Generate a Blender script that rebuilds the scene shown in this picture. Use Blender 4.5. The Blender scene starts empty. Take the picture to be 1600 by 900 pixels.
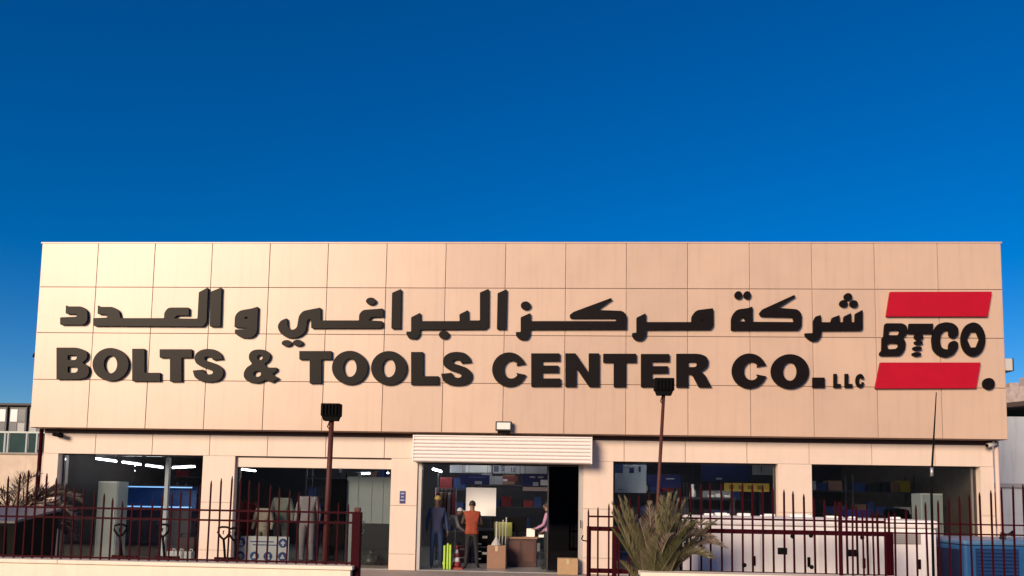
import bpy, bmesh, math, random
from mathutils import Vector, Matrix
random.seed(7)
S = bpy.context.scene
COL = S.collection
R = math.radians

# ------------------------------------------------------------------ camera
CAM = Vector((1.171, -17.6262, 1.6016)); FOC = 1256.0; PY0 = 668.9
yaw, pitch, roll = -0.0546, 0.0884, 0.0171
fwd = Vector((math.sin(yaw)*math.cos(pitch), math.cos(yaw)*math.cos(pitch), math.sin(pitch)))
rt0 = Vector((math.cos(yaw), -math.sin(yaw), 0)); up0 = rt0.cross(fwd)
rt = rt0*math.cos(roll) + up0*math.sin(roll); up = -rt0*math.sin(roll) + up0*math.cos(roll)
cam = bpy.data.cameras.new('camera'); cam_o = bpy.data.objects.new('camera', cam); COL.objects.link(cam_o)
m = Matrix.Identity(4)
for i in range(3):
    m[i][0] = rt[i]; m[i][1] = up[i]; m[i][2] = -fwd[i]; m[i][3] = CAM[i]
cam_o.matrix_world = m
cam.sensor_width = 36; cam.sensor_fit = 'HORIZONTAL'; cam.lens = FOC/1600*36
cam.shift_y = (PY0-450)/1600; cam.clip_end = 5000
S.camera = cam_o
# ------------------------------------------------------------------ sky and sun
SUN_AZ = R(31); SUN_EL = R(19)            # behind the viewer, to the left
to_sun = Vector((-math.sin(SUN_AZ)*math.cos(SUN_EL), -math.cos(SUN_AZ)*math.cos(SUN_EL), math.sin(SUN_EL)))
W = bpy.data.worlds.new('World'); S.world = W; W.use_nodes = True
nt = W.node_tree; bg = nt.nodes['Background']
sky = nt.nodes.new('ShaderNodeTexSky'); sky.sky_type = 'NISHITA'; sky.sun_disc = False
sky.sun_elevation = SUN_EL; sky.sun_rotation = math.atan2(to_sun.x, to_sun.y)
sky.air_density = 1.0; sky.dust_density = 0.0; sky.ozone_density = 6.0; sky.altitude = 0
hs = nt.nodes.new('ShaderNodeHueSaturation'); hs.inputs['Saturation'].default_value = 1.28; hs.inputs['Value'].default_value = 1.0
hs.inputs['Hue'].default_value = 0.508
nt.links.new(sky.outputs[0], hs.inputs['Color']); nt.links.new(hs.outputs[0], bg.inputs['Color'])
bg.inputs['Strength'].default_value = 0.093
sl = bpy.data.lights.new('sun', 'SUN'); sl.energy = 4.8; sl.angle = R(24); sl.color = (1.0, 0.775, 0.54)
so = bpy.data.objects.new('sun', sl); COL.objects.link(so); so.rotation_euler = (-to_sun).to_track_quat('-Z', 'Y').to_euler()
S.view_settings.view_transform = 'Standard'; S.view_settings.look = 'None'
S.view_settings.gamma = 1; S.view_settings.exposure = 0.14
S.render.engine = 'CYCLES'

# ------------------------------------------------------------------ helpers
def at(px, py, Y):
    """point of the plane y = Y that the photograph shows at this pixel"""
    d = rt*((px-800)/FOC) - up*((py-PY0)/FOC) + fwd
    return CAM + d*((Y-CAM.y)/d.y)
def atz(px, py, z):
    d = rt*((px-800)/FOC) - up*((py-PY0)/FOC) + fwd
    return CAM + d*((z-CAM.z)/d.z)

M = {}
def mat(name, col, rough=0.6, metal=0.0, spec=0.5, noise=0.0, nscale=4.0, bump=0.0, bscale=60.0, emit=None, estr=0.0, rand=0.0, streak=0.0, col2=None):
    if name in M: return M[name]
    mt = bpy.data.materials.new(name); mt.use_nodes = True
    n = mt.node_tree; b = n.nodes['Principled BSDF']
    b.inputs['Base Color'].default_value = (*col, 1); b.inputs['Roughness'].default_value = rough
    b.inputs['Metallic'].default_value = metal; b.inputs['Specular IOR Level'].default_value = spec
    tc = n.nodes.new('ShaderNodeTexCoord'); geo = n.nodes.new('ShaderNodeNewGeometry')
    last = None
    if noise or col2:
        tx = n.nodes.new('ShaderNodeTexNoise'); tx.inputs['Scale'].default_value = nscale; tx.inputs['Detail'].default_value = 6
        tx.inputs['Roughness'].default_value = 0.65
        n.links.new(geo.outputs['Position'], tx.inputs['Vector'])
        mr = n.nodes.new('ShaderNodeMapRange'); mr.inputs['From Min'].default_value = 0.3; mr.inputs['From Max'].default_value = 0.7
        n.links.new(tx.outputs['Fac'], mr.inputs['Value'])
        mx = n.nodes.new('ShaderNodeMix'); mx.data_type = 'RGBA'
        c2 = col2 if col2 else tuple(c*(1-noise) for c in col)
        mx.inputs['A'].default_value = (*c2, 1); mx.inputs['B'].default_value = (*col, 1)
        n.links.new(mr.outputs[0], mx.inputs['Factor']); last = mx.outputs['Result']
    if streak:
        mp = n.nodes.new('ShaderNodeMapping'); mp.inputs['Scale'].default_value = (5, 5, 0.35)
        n.links.new(geo.outputs['Position'], mp.inputs['Vector'])
        t2 = n.nodes.new('ShaderNodeTexNoise'); t2.inputs['Scale'].default_value = 1.6; t2.inputs['Detail'].default_value = 5
        n.links.new(mp.outputs[0], t2.inputs['Vector'])
        m2 = n.nodes.new('ShaderNodeMapRange'); m2.inputs['From Min'].default_value = 0.5; m2.inputs['From Max'].default_value = 0.8
        m2.inputs['To Min'].default_value = 1.0; m2.inputs['To Max'].default_value = 1-streak
        n.links.new(t2.outputs['Fac'], m2.inputs['Value'])
        vm = n.nodes.new('ShaderNodeVectorMath'); vm.operation = 'SCALE'
        if last: n.links.new(last, vm.inputs[0])
        else: vm.inputs[0].default_value = col
        n.links.new(m2.outputs[0], vm.inputs['Scale']); last = vm.outputs[0]
    if rand:
        oi = n.nodes.new('ShaderNodeObjectInfo'); m3 = n.nodes.new('ShaderNodeMapRange')
        m3.inputs['To Min'].default_value = 1-rand; m3.inputs['To Max'].default_value = 1+rand
        n.links.new(oi.outputs['Random'], m3.inputs['Value'])
        vm = n.nodes.new('ShaderNodeVectorMath'); vm.operation = 'SCALE'
        if last: n.links.new(last, vm.inputs[0])
        else: vm.inputs[0].default_value = col
        n.links.new(m3.outputs[0], vm.inputs['Scale']); last = vm.outputs[0]
    if last: n.links.new(last, b.inputs['Base Color'])
    if bump:
        t4 = n.nodes.new('ShaderNodeTexNoise'); t4.inputs['Scale'].default_value = bscale; t4.inputs['Detail'].default_value = 4
        n.links.new(geo.outputs['Position'], t4.inputs['Vector'])
        bp = n.nodes.new('ShaderNodeBump'); bp.inputs['Strength'].default_value = bump; bp.inputs['Distance'].default_value = 0.01
        n.links.new(t4.outputs['Fac'], bp.inputs['Height']); n.links.new(bp.outputs[0], b.inputs['Normal'])
    if emit:
        b.inputs['Emission Color'].default_value = (*emit, 1); b.inputs['Emission Strength'].default_value = estr
    M[name] = mt
    return mt

def glass(name, tint, refl=1.0, rough=0.0):
    mt = bpy.data.materials.new(name); mt.use_nodes = True; n = mt.node_tree
    for x in list(n.nodes): n.nodes.remove(x)
    out = n.nodes.new('ShaderNodeOutputMaterial'); tr = n.nodes.new('ShaderNodeBsdfTransparent'); tr.inputs[0].default_value = (*tint, 1)
    gl = n.nodes.new('ShaderNodeBsdfGlossy'); gl.inputs['Roughness'].default_value = rough; gl.inputs[0].default_value = (refl, refl, refl, 1)
    fr = n.nodes.new('ShaderNodeFresnel'); fr.inputs['IOR'].default_value = 1.38
    mx = n.nodes.new('ShaderNodeMixShader')
    n.links.new(fr.outputs[0], mx.inputs[0]); n.links.new(tr.outputs[0], mx.inputs[1]); n.links.new(gl.outputs[0], mx.inputs[2])
    n.links.new(mx.outputs[0], out.inputs[0]); M[name] = mt
    return mt

ORG = {}                                   # world origin of every object
def tag(o, label=None, cat=None, group=None, kind=None):
    if label: o['label'] = label
    if cat: o['category'] = cat
    if group: o['group'] = group
    if kind: o['kind'] = kind
    return o
def link(name, me, parent=None, loc=(0, 0, 0)):
    o = bpy.data.objects.new(name, me); COL.objects.link(o)
    loc = Vector(loc); ORG[o.name] = loc
    if parent is not None:
        o.parent = parent; o.location = loc - ORG[parent.name]
    else: o.location = loc
    return o
def thing(name, loc, label, cat, group=None):
    return tag(link(name, None, None, loc), label, cat, group)

class MB:
    """collects shapes given in world coordinates, becomes ONE mesh object"""
    def __init__(s): s.v = []; s.f = []; s.mi = []; s.sm = []
    def add(s, v, f, mi=0, smooth=False):
        k = len(s.v); s.v += [Vector(x) for x in v]
        for q in f: s.f.append([i+k for i in q]); s.mi.append(mi); s.sm.append(smooth)
        return s
    def box(s, a, b, mi=0, bev=0.0):
        x0, y0, z0 = (min(a[i], b[i]) for i in range(3)); x1, y1, z1 = (max(a[i], b[i]) for i in range(3))
        if bev > 0:
            bm = bmesh.new(); bmesh.ops.create_cube(bm, size=1)
            for v in bm.verts: v.co = Vector(((x0+x1)/2+v.co.x*(x1-x0), (y0+y1)/2+v.co.y*(y1-y0), (z0+z1)/2+v.co.z*(z1-z0)))
            bmesh.ops.bevel(bm, geom=bm.edges[:], offset=min(bev, .45*min(x1-x0, y1-y0, z1-z0)), segments=2, affect='EDGES', profile=.6)
            bm.verts.index_update()
            s.add([v.co for v in bm.verts], [[v.index for v in f.verts] for f in bm.faces], mi); bm.free(); return s
        v = [(x0,y0,z0),(x1,y0,z0),(x1,y1,z0),(x0,y1,z0),(x0,y0,z1),(x1,y0,z1),(x1,y1,z1),(x0,y1,z1)]
        return s.add(v, [(3,2,1,0),(4,5,6,7),(0,1,5,4),(1,2,6,5),(2,3,7,6),(3,0,4,7)], mi)
    def tube(s, pts, r, n=8, mi=0, smooth=True, caps=True):
        pts = [Vector(p) for p in pts]; rs = r if isinstance(r, (list, tuple)) else [r]*len(pts)
        rings = []; ref = None
        for i, p in enumerate(pts):
            t = (pts[min(i+1, len(pts)-1)]-pts[max(i-1, 0)]).normalized()
            if ref is None or abs(ref.dot(t)) > .98: ref = Vector((0, 0, 1)) if abs(t.z) < .9 else Vector((1, 0, 0))
            a = t.cross(ref).normalized(); b = t.cross(a).normalized(); ref = b.cross(t) if False else ref
            rings.append([p + (a*math.cos(2*math.pi*k/n)+b*math.sin(2*math.pi*k/n))*rs[i] for k in range(n)])
        v = [q for rg in rings for q in rg]; f = []
        for i in range(len(pts)-1):
            for k in range(n): f.append((i*n+k, i*n+(k+1) % n, (i+1)*n+(k+1) % n, (i+1)*n+k))
        if caps: f += [tuple(range(n-1, -1, -1)), tuple(range((len(pts)-1)*n, len(pts)*n))]
        return s.add(v, f, mi, smooth)
    def lathe(s, base, prof, n=16, mi=0, sx=1, sy=1):
        base = Vector(base); v = []; f = []
        for r, z in prof:
            for k in range(n): v.append(base+Vector((r*sx*math.cos(2*math.pi*k/n), r*sy*math.sin(2*math.pi*k/n), z)))
        for i in range(len(prof)-1):
            for k in range(n): f.append((i*n+k, i*n+(k+1) % n, (i+1)*n+(k+1) % n, (i+1)*n+k))
        f += [tuple(range(n-1, -1, -1)), tuple(range((len(prof)-1)*n, len(prof)*n))]
        return s.add(v, f, mi, True)
    def ball(s, c, rx, ry, rz, n=12, mi=0, z0=-1, z1=1):
        prof = []
        for i in range(9):
            t = z0+(z1-z0)*i/8; a = math.asin(max(-1, min(1, t))); prof.append((max(math.cos(a), .02), math.sin(a)*rz))
        return s.lathe(c, prof, n, mi, rx, ry)
    def prism(s, poly, y0, y1, mi=0):
        """polygon in xz, from y0 (front) to y1"""
        n = len(poly)
        v = [(x, y0, z) for x, z in poly]+[(x, y1, z) for x, z in poly]
        f = [tuple(range(n)), tuple(range(2*n-1, n-1, -1))]+[(i, n+i, n+(i+1) % n, (i+1) % n) for i in range(n)]
        return s.add(v, f, mi)
    def prismx(s, poly, x0, x1, mi=0):
        n = len(poly)
        v = [(x0, y, z) for y, z in poly]+[(x1, y, z) for y, z in poly]
        f = [tuple(range(n)), tuple(range(2*n-1, n-1, -1))]+[(i, n+i, n+(i+1) % n, (i+1) % n) for i in range(n)]
        return s.add(v, f, mi)
    def mesh(s, name, mats, org):
        me = bpy.data.meshes.new(name)
        me.from_pydata([tuple(v-Vector(org)) for v in s.v], [], s.f)
        for x in (mats if isinstance(mats, (list, tuple)) else [mats]): me.materials.append(x)
        me.polygons.foreach_set('material_index', s.mi); me.polygons.foreach_set('use_smooth', s.sm)
        bm = bmesh.new(); bm.from_mesh(me); bmesh.ops.recalc_face_normals(bm, faces=bm.faces[:]); bm.to_mesh(me); bm.free()
        me.update(); return me
    def build(s, name, mats, parent=None, org=None):
        if org is None:
            if parent is not None: org = ORG[parent.name]
            else:
                lo = [min(v[i] for v in s.v) for i in range(3)]; hi = [max(v[i] for v in s.v) for i in range(3)]
                org = ((lo[0]+hi[0])/2, (lo[1]+hi[1])/2, lo[2])
        return link(name, s.mesh(name, mats, org), parent, org)

def box(name, a, b, mt, parent=None, bev=0.0): return MB().box(a, b, 0, bev).build(name, mt, parent)

def shape_mesh(name, outlines, y_front, depth, mt, org):
    """filled outlines (first outer rings, then holes: even-odd) in xz, with real thickness"""
    cu = bpy.data.curves.new(name, 'CURVE'); cu.dimensions = '2D'; cu.fill_mode = 'BOTH'; cu.extrude = depth/2
    cu.bevel_depth = 0.0
    for ol in outlines:
        sp = cu.splines.new('POLY'); sp.points.add(len(ol)-1); sp.use_cyclic_u = True
        for p, q in zip(sp.points, ol): p.co = (q[0], q[1], 0, 1)
    o = bpy.data.objects.new('tmp', cu); COL.objects.link(o)
    dg = bpy.context.evaluated_depsgraph_get(); me = bpy.data.meshes.new_from_object(o.evaluated_get(dg)); me.name = name
    bpy.data.objects.remove(o); bpy.data.curves.remove(cu)
    for v in me.vertices:
        x, z, d = v.co.x, v.co.y, v.co.z
        v.co = (x-org[0], y_front+depth/2-d-org[1], z-org[2])
    bm = bmesh.new(); bm.from_mesh(me); bmesh.ops.remove_doubles(bm, verts=bm.verts[:], dist=1e-5)
    bmesh.ops.recalc_face_normals(bm, faces=bm.faces[:]); bm.to_mesh(me); bm.free()
    me.materials.clear(); me.materials.append(mt)
    return me
def rounded(poly, r=6):
    """round the corners of a traced outline"""
    out = []; n = len(poly)
    for i in range(n):
        p = Vector(poly[i][:2]); a = Vector(poly[i-1][:2]); b = Vector(poly[(i+1) % n][:2])
        da, db = (a-p), (b-p); rr = poly[i][2] if len(poly[i]) > 2 else r
        l = min(rr, da.length*.45, db.length*.45)
        p0 = p+da.normalized()*l; p1 = p+db.normalized()*l
        for t in (0, .33, .67, 1): out.append(tuple(p0*(1-t)**2+p*2*t*(1-t)+p1*t*t))
    return out
def ell(cx, cy, rx, ry, n=24, a0=0, a1=360):
    full = abs(a1-a0) >= 360; k = n if full else n-1
    return [(cx+rx*math.cos(R(a0+(a1-a0)*i/k)), cy+ry*math.sin(R(a0+(a1-a0)*i/k))) for i in range(n)]

# ------------------------------------------------------------------ materials
PANEL = mat('cladding_panel', (0.575, 0.40, 0.295), 0.40, spec=0.7, noise=0.09, nscale=1.1, rand=0.05, streak=0.10, bump=0.22, bscale=1.3)
PANEL2 = mat('lower_panel', (0.69, 0.55, 0.46), 0.5, spec=0.5, noise=0.06, nscale=2.0, rand=0.03, streak=0.07)
JOINT = mat('joint_backing', (0.38, 0.25, 0.18), 0.9)
SHUT = mat('shutter_paint', (0.84, 0.76, 0.72), 0.4, noise=0.06, nscale=6)
LETTER = mat('letter_dark', (0.009, 0.006, 0.0055), 0.42, spec=0.10, noise=0.2, nscale=9)
RED = mat('sign_red', (0.43, 0.004, 0.020), 0.5, spec=0.2, noise=0.12, nscale=5)
MAROON = mat('maroon_paint', (0.036, 0.0018, 0.006), 0.6, spec=0.06, noise=0.35, nscale=25)
POLE = mat('rusty_pole', (0.10, 0.026, 0.02), 0.6, spec=0.3, noise=0.5, nscale=18)
BLACK = mat('black_plastic', (0.004, 0.004, 0.0045), 0.75, spec=0.06)
DARKM = mat('dark_metal', (0.03, 0.03, 0.032), 0.5, metal=0.3)
CREAM = mat('cream_wall', (0.86, 0.75, 0.62), 0.8, noise=0.10, nscale=3, bump=0.25, bscale=40, streak=0.1)
WHITEP = mat('white_paint', (0.84, 0.79, 0.80), 0.45, noise=0.06, nscale=5, streak=0.08)
GREYM = mat('grey_metal', (0.36, 0.35, 0.35), 0.45, metal=0.2, noise=0.15)
BLUEP = mat('blue_paint', (0.022, 0.115, 0.30), 0.4, noise=0.2, nscale=6)
BLUED = mat('blue_grille', (0.008, 0.03, 0.11), 0.5)
ASPH = mat('ground_asphalt', (0.23, 0.19, 0.165), 0.9, noise=0.35, nscale=0.9, bump=0.5, bscale=90)
PAVE = mat('forecourt_paving', (0.36, 0.30, 0.265), 0.8, noise=0.25, nscale=1.5, bump=0.3)
FLOOR = mat('shop_floor', (0.33, 0.32, 0.32), 0.25, noise=0.15)
CEIL = mat('shop_ceiling', (0.22, 0.22, 0.23), 0.8)
INW = mat('shop_wall', (0.055, 0.05, 0.06), 0.8, noise=0.2)
WHITE = mat('white_board', (0.80, 0.80, 0.79), 0.5)
PALE = mat('pale_green_grey', (0.42, 0.47, 0.44), 0.5, noise=0.1)
NAVY = mat('navy_sign', (0.012, 0.016, 0.10), 0.45)
TUBE = mat('tube_light', (0.9, 0.9, 0.9), 0.4, emit=(0.92, 0.97, 1.0), estr=25.0)
CARD = mat('cardboard', (0.42, 0.27, 0.15), 0.8, noise=0.15, nscale=8)
CARD2 = mat('cardboard_brown', (0.27, 0.15, 0.10), 0.8, noise=0.15, nscale=8)
GLASS = glass('tinted_glass', (0.76, 0.78, 0.80))
GLASSD = glass('dark_glass', (0.16, 0.16, 0.20))
STEEL = mat('brushed_steel', (0.55, 0.53, 0.51), 0.35, metal=0.7)
SKIN = mat('skin', (0.20, 0.10, 0.065), 0.55)
HAIR = mat('hair', (0.012, 0.009, 0.008), 0.6)

# ------------------------------------------------------------------ ground
g = MB()
g.box((-1500, -1500, -0.6), (1500, 1500, -0.12)).build('ground', ASPH, org=(0, 0, 0))['kind'] = 'structure'
MB().box((-40, -7.3, -0.119), (40, 26, -0.02)).build('forecourt', PAVE, org=(0, 0, 0))['kind'] = 'structure'

# ------------------------------------------------------------------ showroom building
ZB = 3.05; ROWS = [1.0381, 1.0726, 1.0843, 1.1042]; PW = 1.35
ZT = ZB+sum(ROWS); XL, XR = -8*PW, 8*PW; YW = 0.38; YB = 14.0; ZH = 2.485
bld = thing('showroom_building', (0, 7, -0.02), 'long beige clad tool showroom with tall fascia, four show windows and central doorway', 'building')
z = ZT; GAP = 0.013
for ri, h in enumerate(ROWS):
    me = MB().box((-PW/2+GAP/2, 0, GAP/2), (PW/2-GAP/2, 0.025, h-GAP/2), 0, 0.004).mesh('fascia_panel', PANEL, (0, 0, 0))
    for k in range(16):
        link('fascia_panel', me, bld, (XL+(k+.5)*PW, random.uniform(-.0015, .0015), z-h))
    z -= h
MB().box((XL, 0.026, ZB), (XR, 0.5, ZT-0.01)).box((XL, .5, ZB), (XL+.3, YB, ZT-.01)).box((XR-.3, .5, ZB), (XR, YB, ZT-.01)).box((XL+.3, YB-.3, ZB), (XR-.3, YB, ZT-.01)).build('fascia_backing', JOINT, bld)
MB().box((XL-.012, 0.03, ZB+.003), (XL-.002, YB, ZT-.02)).build('side_cladding', PANEL, bld)
MB().box((XR+.002, 0.03, ZB+.003), (XR+.012, YB, ZT-.02)).build('side_cladding', PANEL, bld)
MB().box((XL-.02, -.012, ZT-.009), (XR+.02, .52, ZT+.02)).build('coping', PANEL, bld)
MB().box((XL+.31, .51, ZT-1.2), (XR-.31, YB-.31, ZT-1.0)).build('roof', GREYM, bld)
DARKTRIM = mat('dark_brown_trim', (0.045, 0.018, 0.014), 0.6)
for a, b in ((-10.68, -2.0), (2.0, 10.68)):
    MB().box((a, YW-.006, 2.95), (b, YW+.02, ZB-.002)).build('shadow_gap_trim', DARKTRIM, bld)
# pillars and header: core, then cladding panels one by one
PIL = [(-10.68, -10.32), (-6.89, -6.14), (-2.53, -1.93), (1.80, 2.46), (6.07, 6.80), (10.40, 10.68)]
core = MB()
for a, b in PIL: core.box((a+.004, YW+.026, 0), (b-.004, YW+.42, 3.3))
for i in range(5):
    a, b = PIL[i][1], PIL[i+1][0]
    core.box((a-.002, YW+.03, (ZH if i != 2 else 2.42)+.004), (b+.002, YW+.41, 3.3))
core.build('wall_core', PANEL2, bld)
seams = [-0.02, 0.34, 1.42, ZH]
for a, b in PIL:
    for j in range(3):
        MB().box((a, YW, seams[j]+.005), (b, YW+.025, seams[j+1]-.005), 0, .003).build('pillar_panel', PANEL2, bld)
for a0, b0 in ((-10.68, -1.99), (1.99, 10.68)):
    cuts = [a0]+[XL+k*PW for k in range(1, 16) if a0+.2 < XL+k*PW < b0-.2]+[b0]
    for a, b in zip(cuts, cuts[1:]):
        MB().box((a+.007, YW, ZH), (b-.007, YW+.025, 2.948), 0, .003).build('header_panel', PANEL2, bld)
# shell
MB().box((-10.67, .8, 0), (-10.45, YB-.05, 3.3)).build('side_wall', PANEL2, bld)
MB().box((10.45, .8, 0), (10.67, YB-.05, 3.3)).build('side_wall', PANEL2, bld)
MB().box((-10.45, 9.0, 0), (10.45, 9.2, 3.3)).build('back_wall', INW, bld)
MB().box((-10.449, .81, .002), (-10.42, 8.98, 3.118)).build('inner_lining', mat('lining_brown', (.06, .045, .04), .8, noise=.3), bld)
MB().box((10.42, .81, .002), (10.449, 8.98, 3.118)).build('inner_lining', mat('lining_tan', (.15, .12, .10), .8, noise=.3), bld)
MB().box((-10.44, .8, 3.12), (10.44, 8.99, 3.28)).build('ceiling', CEIL, bld)
MB().box((-10.66, YW+.03, -.019), (10.66, 8.99, 0.0)).build('floor', FLOOR, bld)
for s in (-1, 1):
    x = s*10.745
    MB().tube([(x, YW-.02, 0), (x, YW-.02, 3.04)], .045, 10).build('downpipe', MAROON if s < 0 else mat('pipe_pink', (.62, .45, .40), .6), bld)
# shutter box over the door, one curved slat above another
sb = MB().box((-1.98, 0.0, 2.40), (1.97, .5, 2.955)).box((-1.98, -.055, 2.40), (-1.955, 0, 2.955)).box((1.945, -.055, 2.40), (1.97, 0, 2.955)).build('shutter_box', SHUT, bld)
ns = 7; h = (2.955-2.40)/ns
for i in range(ns):
    z0 = 2.40+i*h
    MB().prismx([(0, z0+.004), (-.03, z0+.004), (-.05, z0+h*.3), (-.052, z0+h*.65), (-.035, z0+h-.006), (0, z0+h-.006)], -1.953, 1.943).build('slat', SHUT, sb)
MB().box((-1.98, -.06, 2.957), (1.97, .37, 2.985)).build('shutter_cap', SHUT, bld)
# doorway
FR = mat('door_frame', (0.45, 0.41, 0.38), 0.4, metal=.3)
dr = box('door_frame', (-1.93, .42, 0), (-1.84, .62, 2.42), FR, bld)
MB().box((1.70, .42, 0), (1.80, .62, 2.42)).build('jamb', FR, dr)
MB().box((-1.838, .5, 2.36), (1.698, .6, 2.42)).build('lintel', DARKM, dr)
pa = MB().box((1.02, .56, .03), (1.69, .572, 2.355)).build('pane', GLASSD, dr)
MB().box((1.0, .55, .0), (1.03, .59, 2.355)).build('door_stile', DARKM, dr)
MB().tube([(1.75, .36, 1.0), (1.75, .34, 1.0), (1.75, .34, 1.16), (1.75, .36, 1.16)], .012, 6).build('door_handle', BLACK, dr)
# show windows
FRW = mat('window_frame_dark', (0.05, 0.042, 0.04), 0.4, metal=.3)
for i, (a, b) in enumerate(((-10.32, -6.89), (-6.14, -2.53), (2.46, 6.07), (6.80, 10.40))):
    w = MB().box((a, YW+.2, 0.0), (a+.03, YW+.26, ZH)).box((b-.03, YW+.2, 0), (b, YW+.26, ZH)).box((a+.03, YW+.2, ZH-.03), (b-.03, YW+.26, ZH)).box((a+.03, YW+.2, 0), (b-.03, YW+.26, .06)).build('window', FRW, bld)
    mids = [(a+b)/2] if i != 3 else [a+(1394-1268)/(1530-1268)*(b-a)]
    e = [a+.032]+mids+[b-.032]
    for p, q in zip(e, e[1:]):
        MB().box((p+.004, YW+.225, .062), (q-.004, YW+.235, ZH-.032)).build('pane', GLASS, w)
    if i == 1:
        MB().box((a+.002, YW+.08, 2.235), (b-.002, YW+.19, ZH-.004), 0, .01).build('blind_box', PANEL2, w)
        MB().box((a+.002, YW+.075, ZH-.03), (b-.002, YW+.079, ZH-.004)).build('blind_box_gap', DARKTRIM, w)

# ------------------------------------------------------------------ lettering on the fascia
YL = -0.072; DEP = 0.058
def zoomA(p): return (80+p[0]/4.706, 440+p[1]/4.706)
def zoomB(p): return (400+p[0]/4.706, 440+p[1]/4.706)
def zoomC(p): return (720+p[0]/4.706, 440+p[1]/4.706)
def zoomD(p): return (1040+p[0]/4.706, 440+p[1]/4.706)
def zoomE(p): return (1360+p[0]/5, 440+p[1]/5)
def onwall(p): q = at(p[0], p[1], YL); return (q.x, q.z)
def put_shape(name, parent, outlines, zoom, mt=None, r=7):
    ols = [[onwall(zoom(q)) for q in (ol if len(ol) > 21 else rounded(ol, r))] for ol in outlines]
    org = ORG[parent.name]
    return link(name, shape_mesh(name, ols, YL, DEP, mt or LETTER, org), parent, org)
arab = thing('arabic_sign', (-1.4, -.06, 5.1), 'raised dark Arabic lettering spanning the upper fascia above the English words', 'sign')
E_ = lambda cx, cy, rx, ry: ell(cx, cy, rx, ry, 26)
put_shape('dal_letter', arab, [[(108,172),(125,182),(230,182,30),(265,215,30),(265,290,30),(240,317,16),(65,317),(65,262),(185,258),(190,238),(105,235)]], zoomA)
ol = [(308,325),(308,268),(410,264),(415,243),(340,238),(343,172),(360,185),(455,185,30),(497,210,30),(508,268),(830,268),(830,228,25),(860,190,25),(1012,190),(1012,248),(925,248),(900,270),(1075,272),(1085,78),(1152,42),(1142,300,20),(1115,330)]
put_shape('joined_letters', arab, [rounded(ol, 7)], zoomA)
put_shape('alef_letter', arab, [[(1170,75),(1252,42),(1243,330),(1165,330)]], zoomA)
put_shape('waw_letter', arab, [rounded([(1520,183),(1513,375,40),(1475,414,25),(1390,412,25),(1350,380),(1350,352),(1437,350),(1437,340),(1347,335),(1350,250,25),(1385,212,25),(1470,198)], 7), [(1415,268),(1435,255),(1450,268),(1430,276)]], zoomA)
put_shape('joined_letters', arab, [rounded([(228,268),(232,335,25),(265,358,20),(300,340,20),(315,250,30),(345,215,25),(475,190),(475,285),(757,285),(757,240,25),(785,208,25),(935,197),(935,258),(850,260),(825,285),(930,290),(930,335),(905,342),(405,342),(405,280),(388,272),(375,290),(365,370,30),(310,410,30),(235,415,30),(180,385,30),(155,330,30),(180,285,25)], 7)], zoomB)
put_shape('letter_dot', arab, [E_(845,143,37,26)], zoomB)
put_shape('letter_dot', arab, [E_(225,452,37,23)], zoomB)
put_shape('letter_dot', arab, [E_(307,450,37,23)], zoomB)
put_shape('alef_letter', arab, [[(1000,82),(1067,53),(1062,345),(995,345)]], zoomB)
put_shape('joined_letters', arab, [rounded([(1208,228),(1208,290),(1497,290),(1495,240),(1560,208),(1560,285),(1646,285),(1646,80),(1711,52),(1709,330),(1681,350),(1205,352),(1203,395,25),(1175,422,20),(1120,415),(1105,385),(1105,367),(1140,367),(1140,262)], 7)], zoomB)
put_shape('letter_dot', arab, [E_(1382,390,38,30)], zoomB)
put_shape('alef_letter', arab, [[(270,85),(338,55),(332,350),(265,350)]], zoomC)
put_shape('joined_letters', arab, [rounded([(512,230),(512,290),(1145,290),(1135,268),(805,268),(800,245),(830,222),(1105,120,3),(1112,130,3),(1000,208),(1190,215,25),(1220,245,25),(1218,350),(510,352),(508,395,20),(485,428,15),(430,425,15),(405,395),(405,370),(440,370),(440,262)], 7)], zoomC)
put_shape('letter_dot', arab, [E_(477,175,36,30)], zoomC)
put_shape('joined_letters', arab, [rounded([(-146,232),(-146,297),(190,297),(190,255,25),(225,210,25),(350,195),(352,325,15),(330,352),(-141,354),(-144,405,25),(-176,435,20),(-226,430,20),(-246,400),(-246,378),(-214,375),(-214,265)], 7), [(258,290),(268,272),(280,290)]], zoomD)
put_shape('joined_letters', arab, [rounded([(640,182),(640,295),(945,297),(935,260),(700,255),(688,232),(710,205),(945,98,3),(957,108,3),(825,192),(970,203,25),(1002,235,25),(1000,330,20),(975,357),(482,357),(482,260,30),(520,205,30),(600,195)], 7), [(533,292),(568,255),(592,292)]], zoomD)
put_shape('letter_dot', arab, [E_(536,98,28,28)], zoomD)
put_shape('letter_dot', arab, [E_(601,98,27,28)], zoomD)
put_shape('joined_letters', arab, [rounded([(1143,245),(1145,298),(1215,298),(1225,265),(1280,245),(1282,298),(1308,298),(1312,255),(1365,230),(1367,298),(1392,298),(1395,235),(1450,207),(1450,345),(1435,358),(1148,360),(1145,400,25),(1115,438,20),(1070,438,20),(1030,405),(1022,380),(1085,378),(1088,285),(1105,255)], 7)], zoomD)
for c in ((1343,110), (1310,160), (1385,162)): put_shape('letter_dot', arab, [E_(*c, 30, 26)], zoomD)

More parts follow.
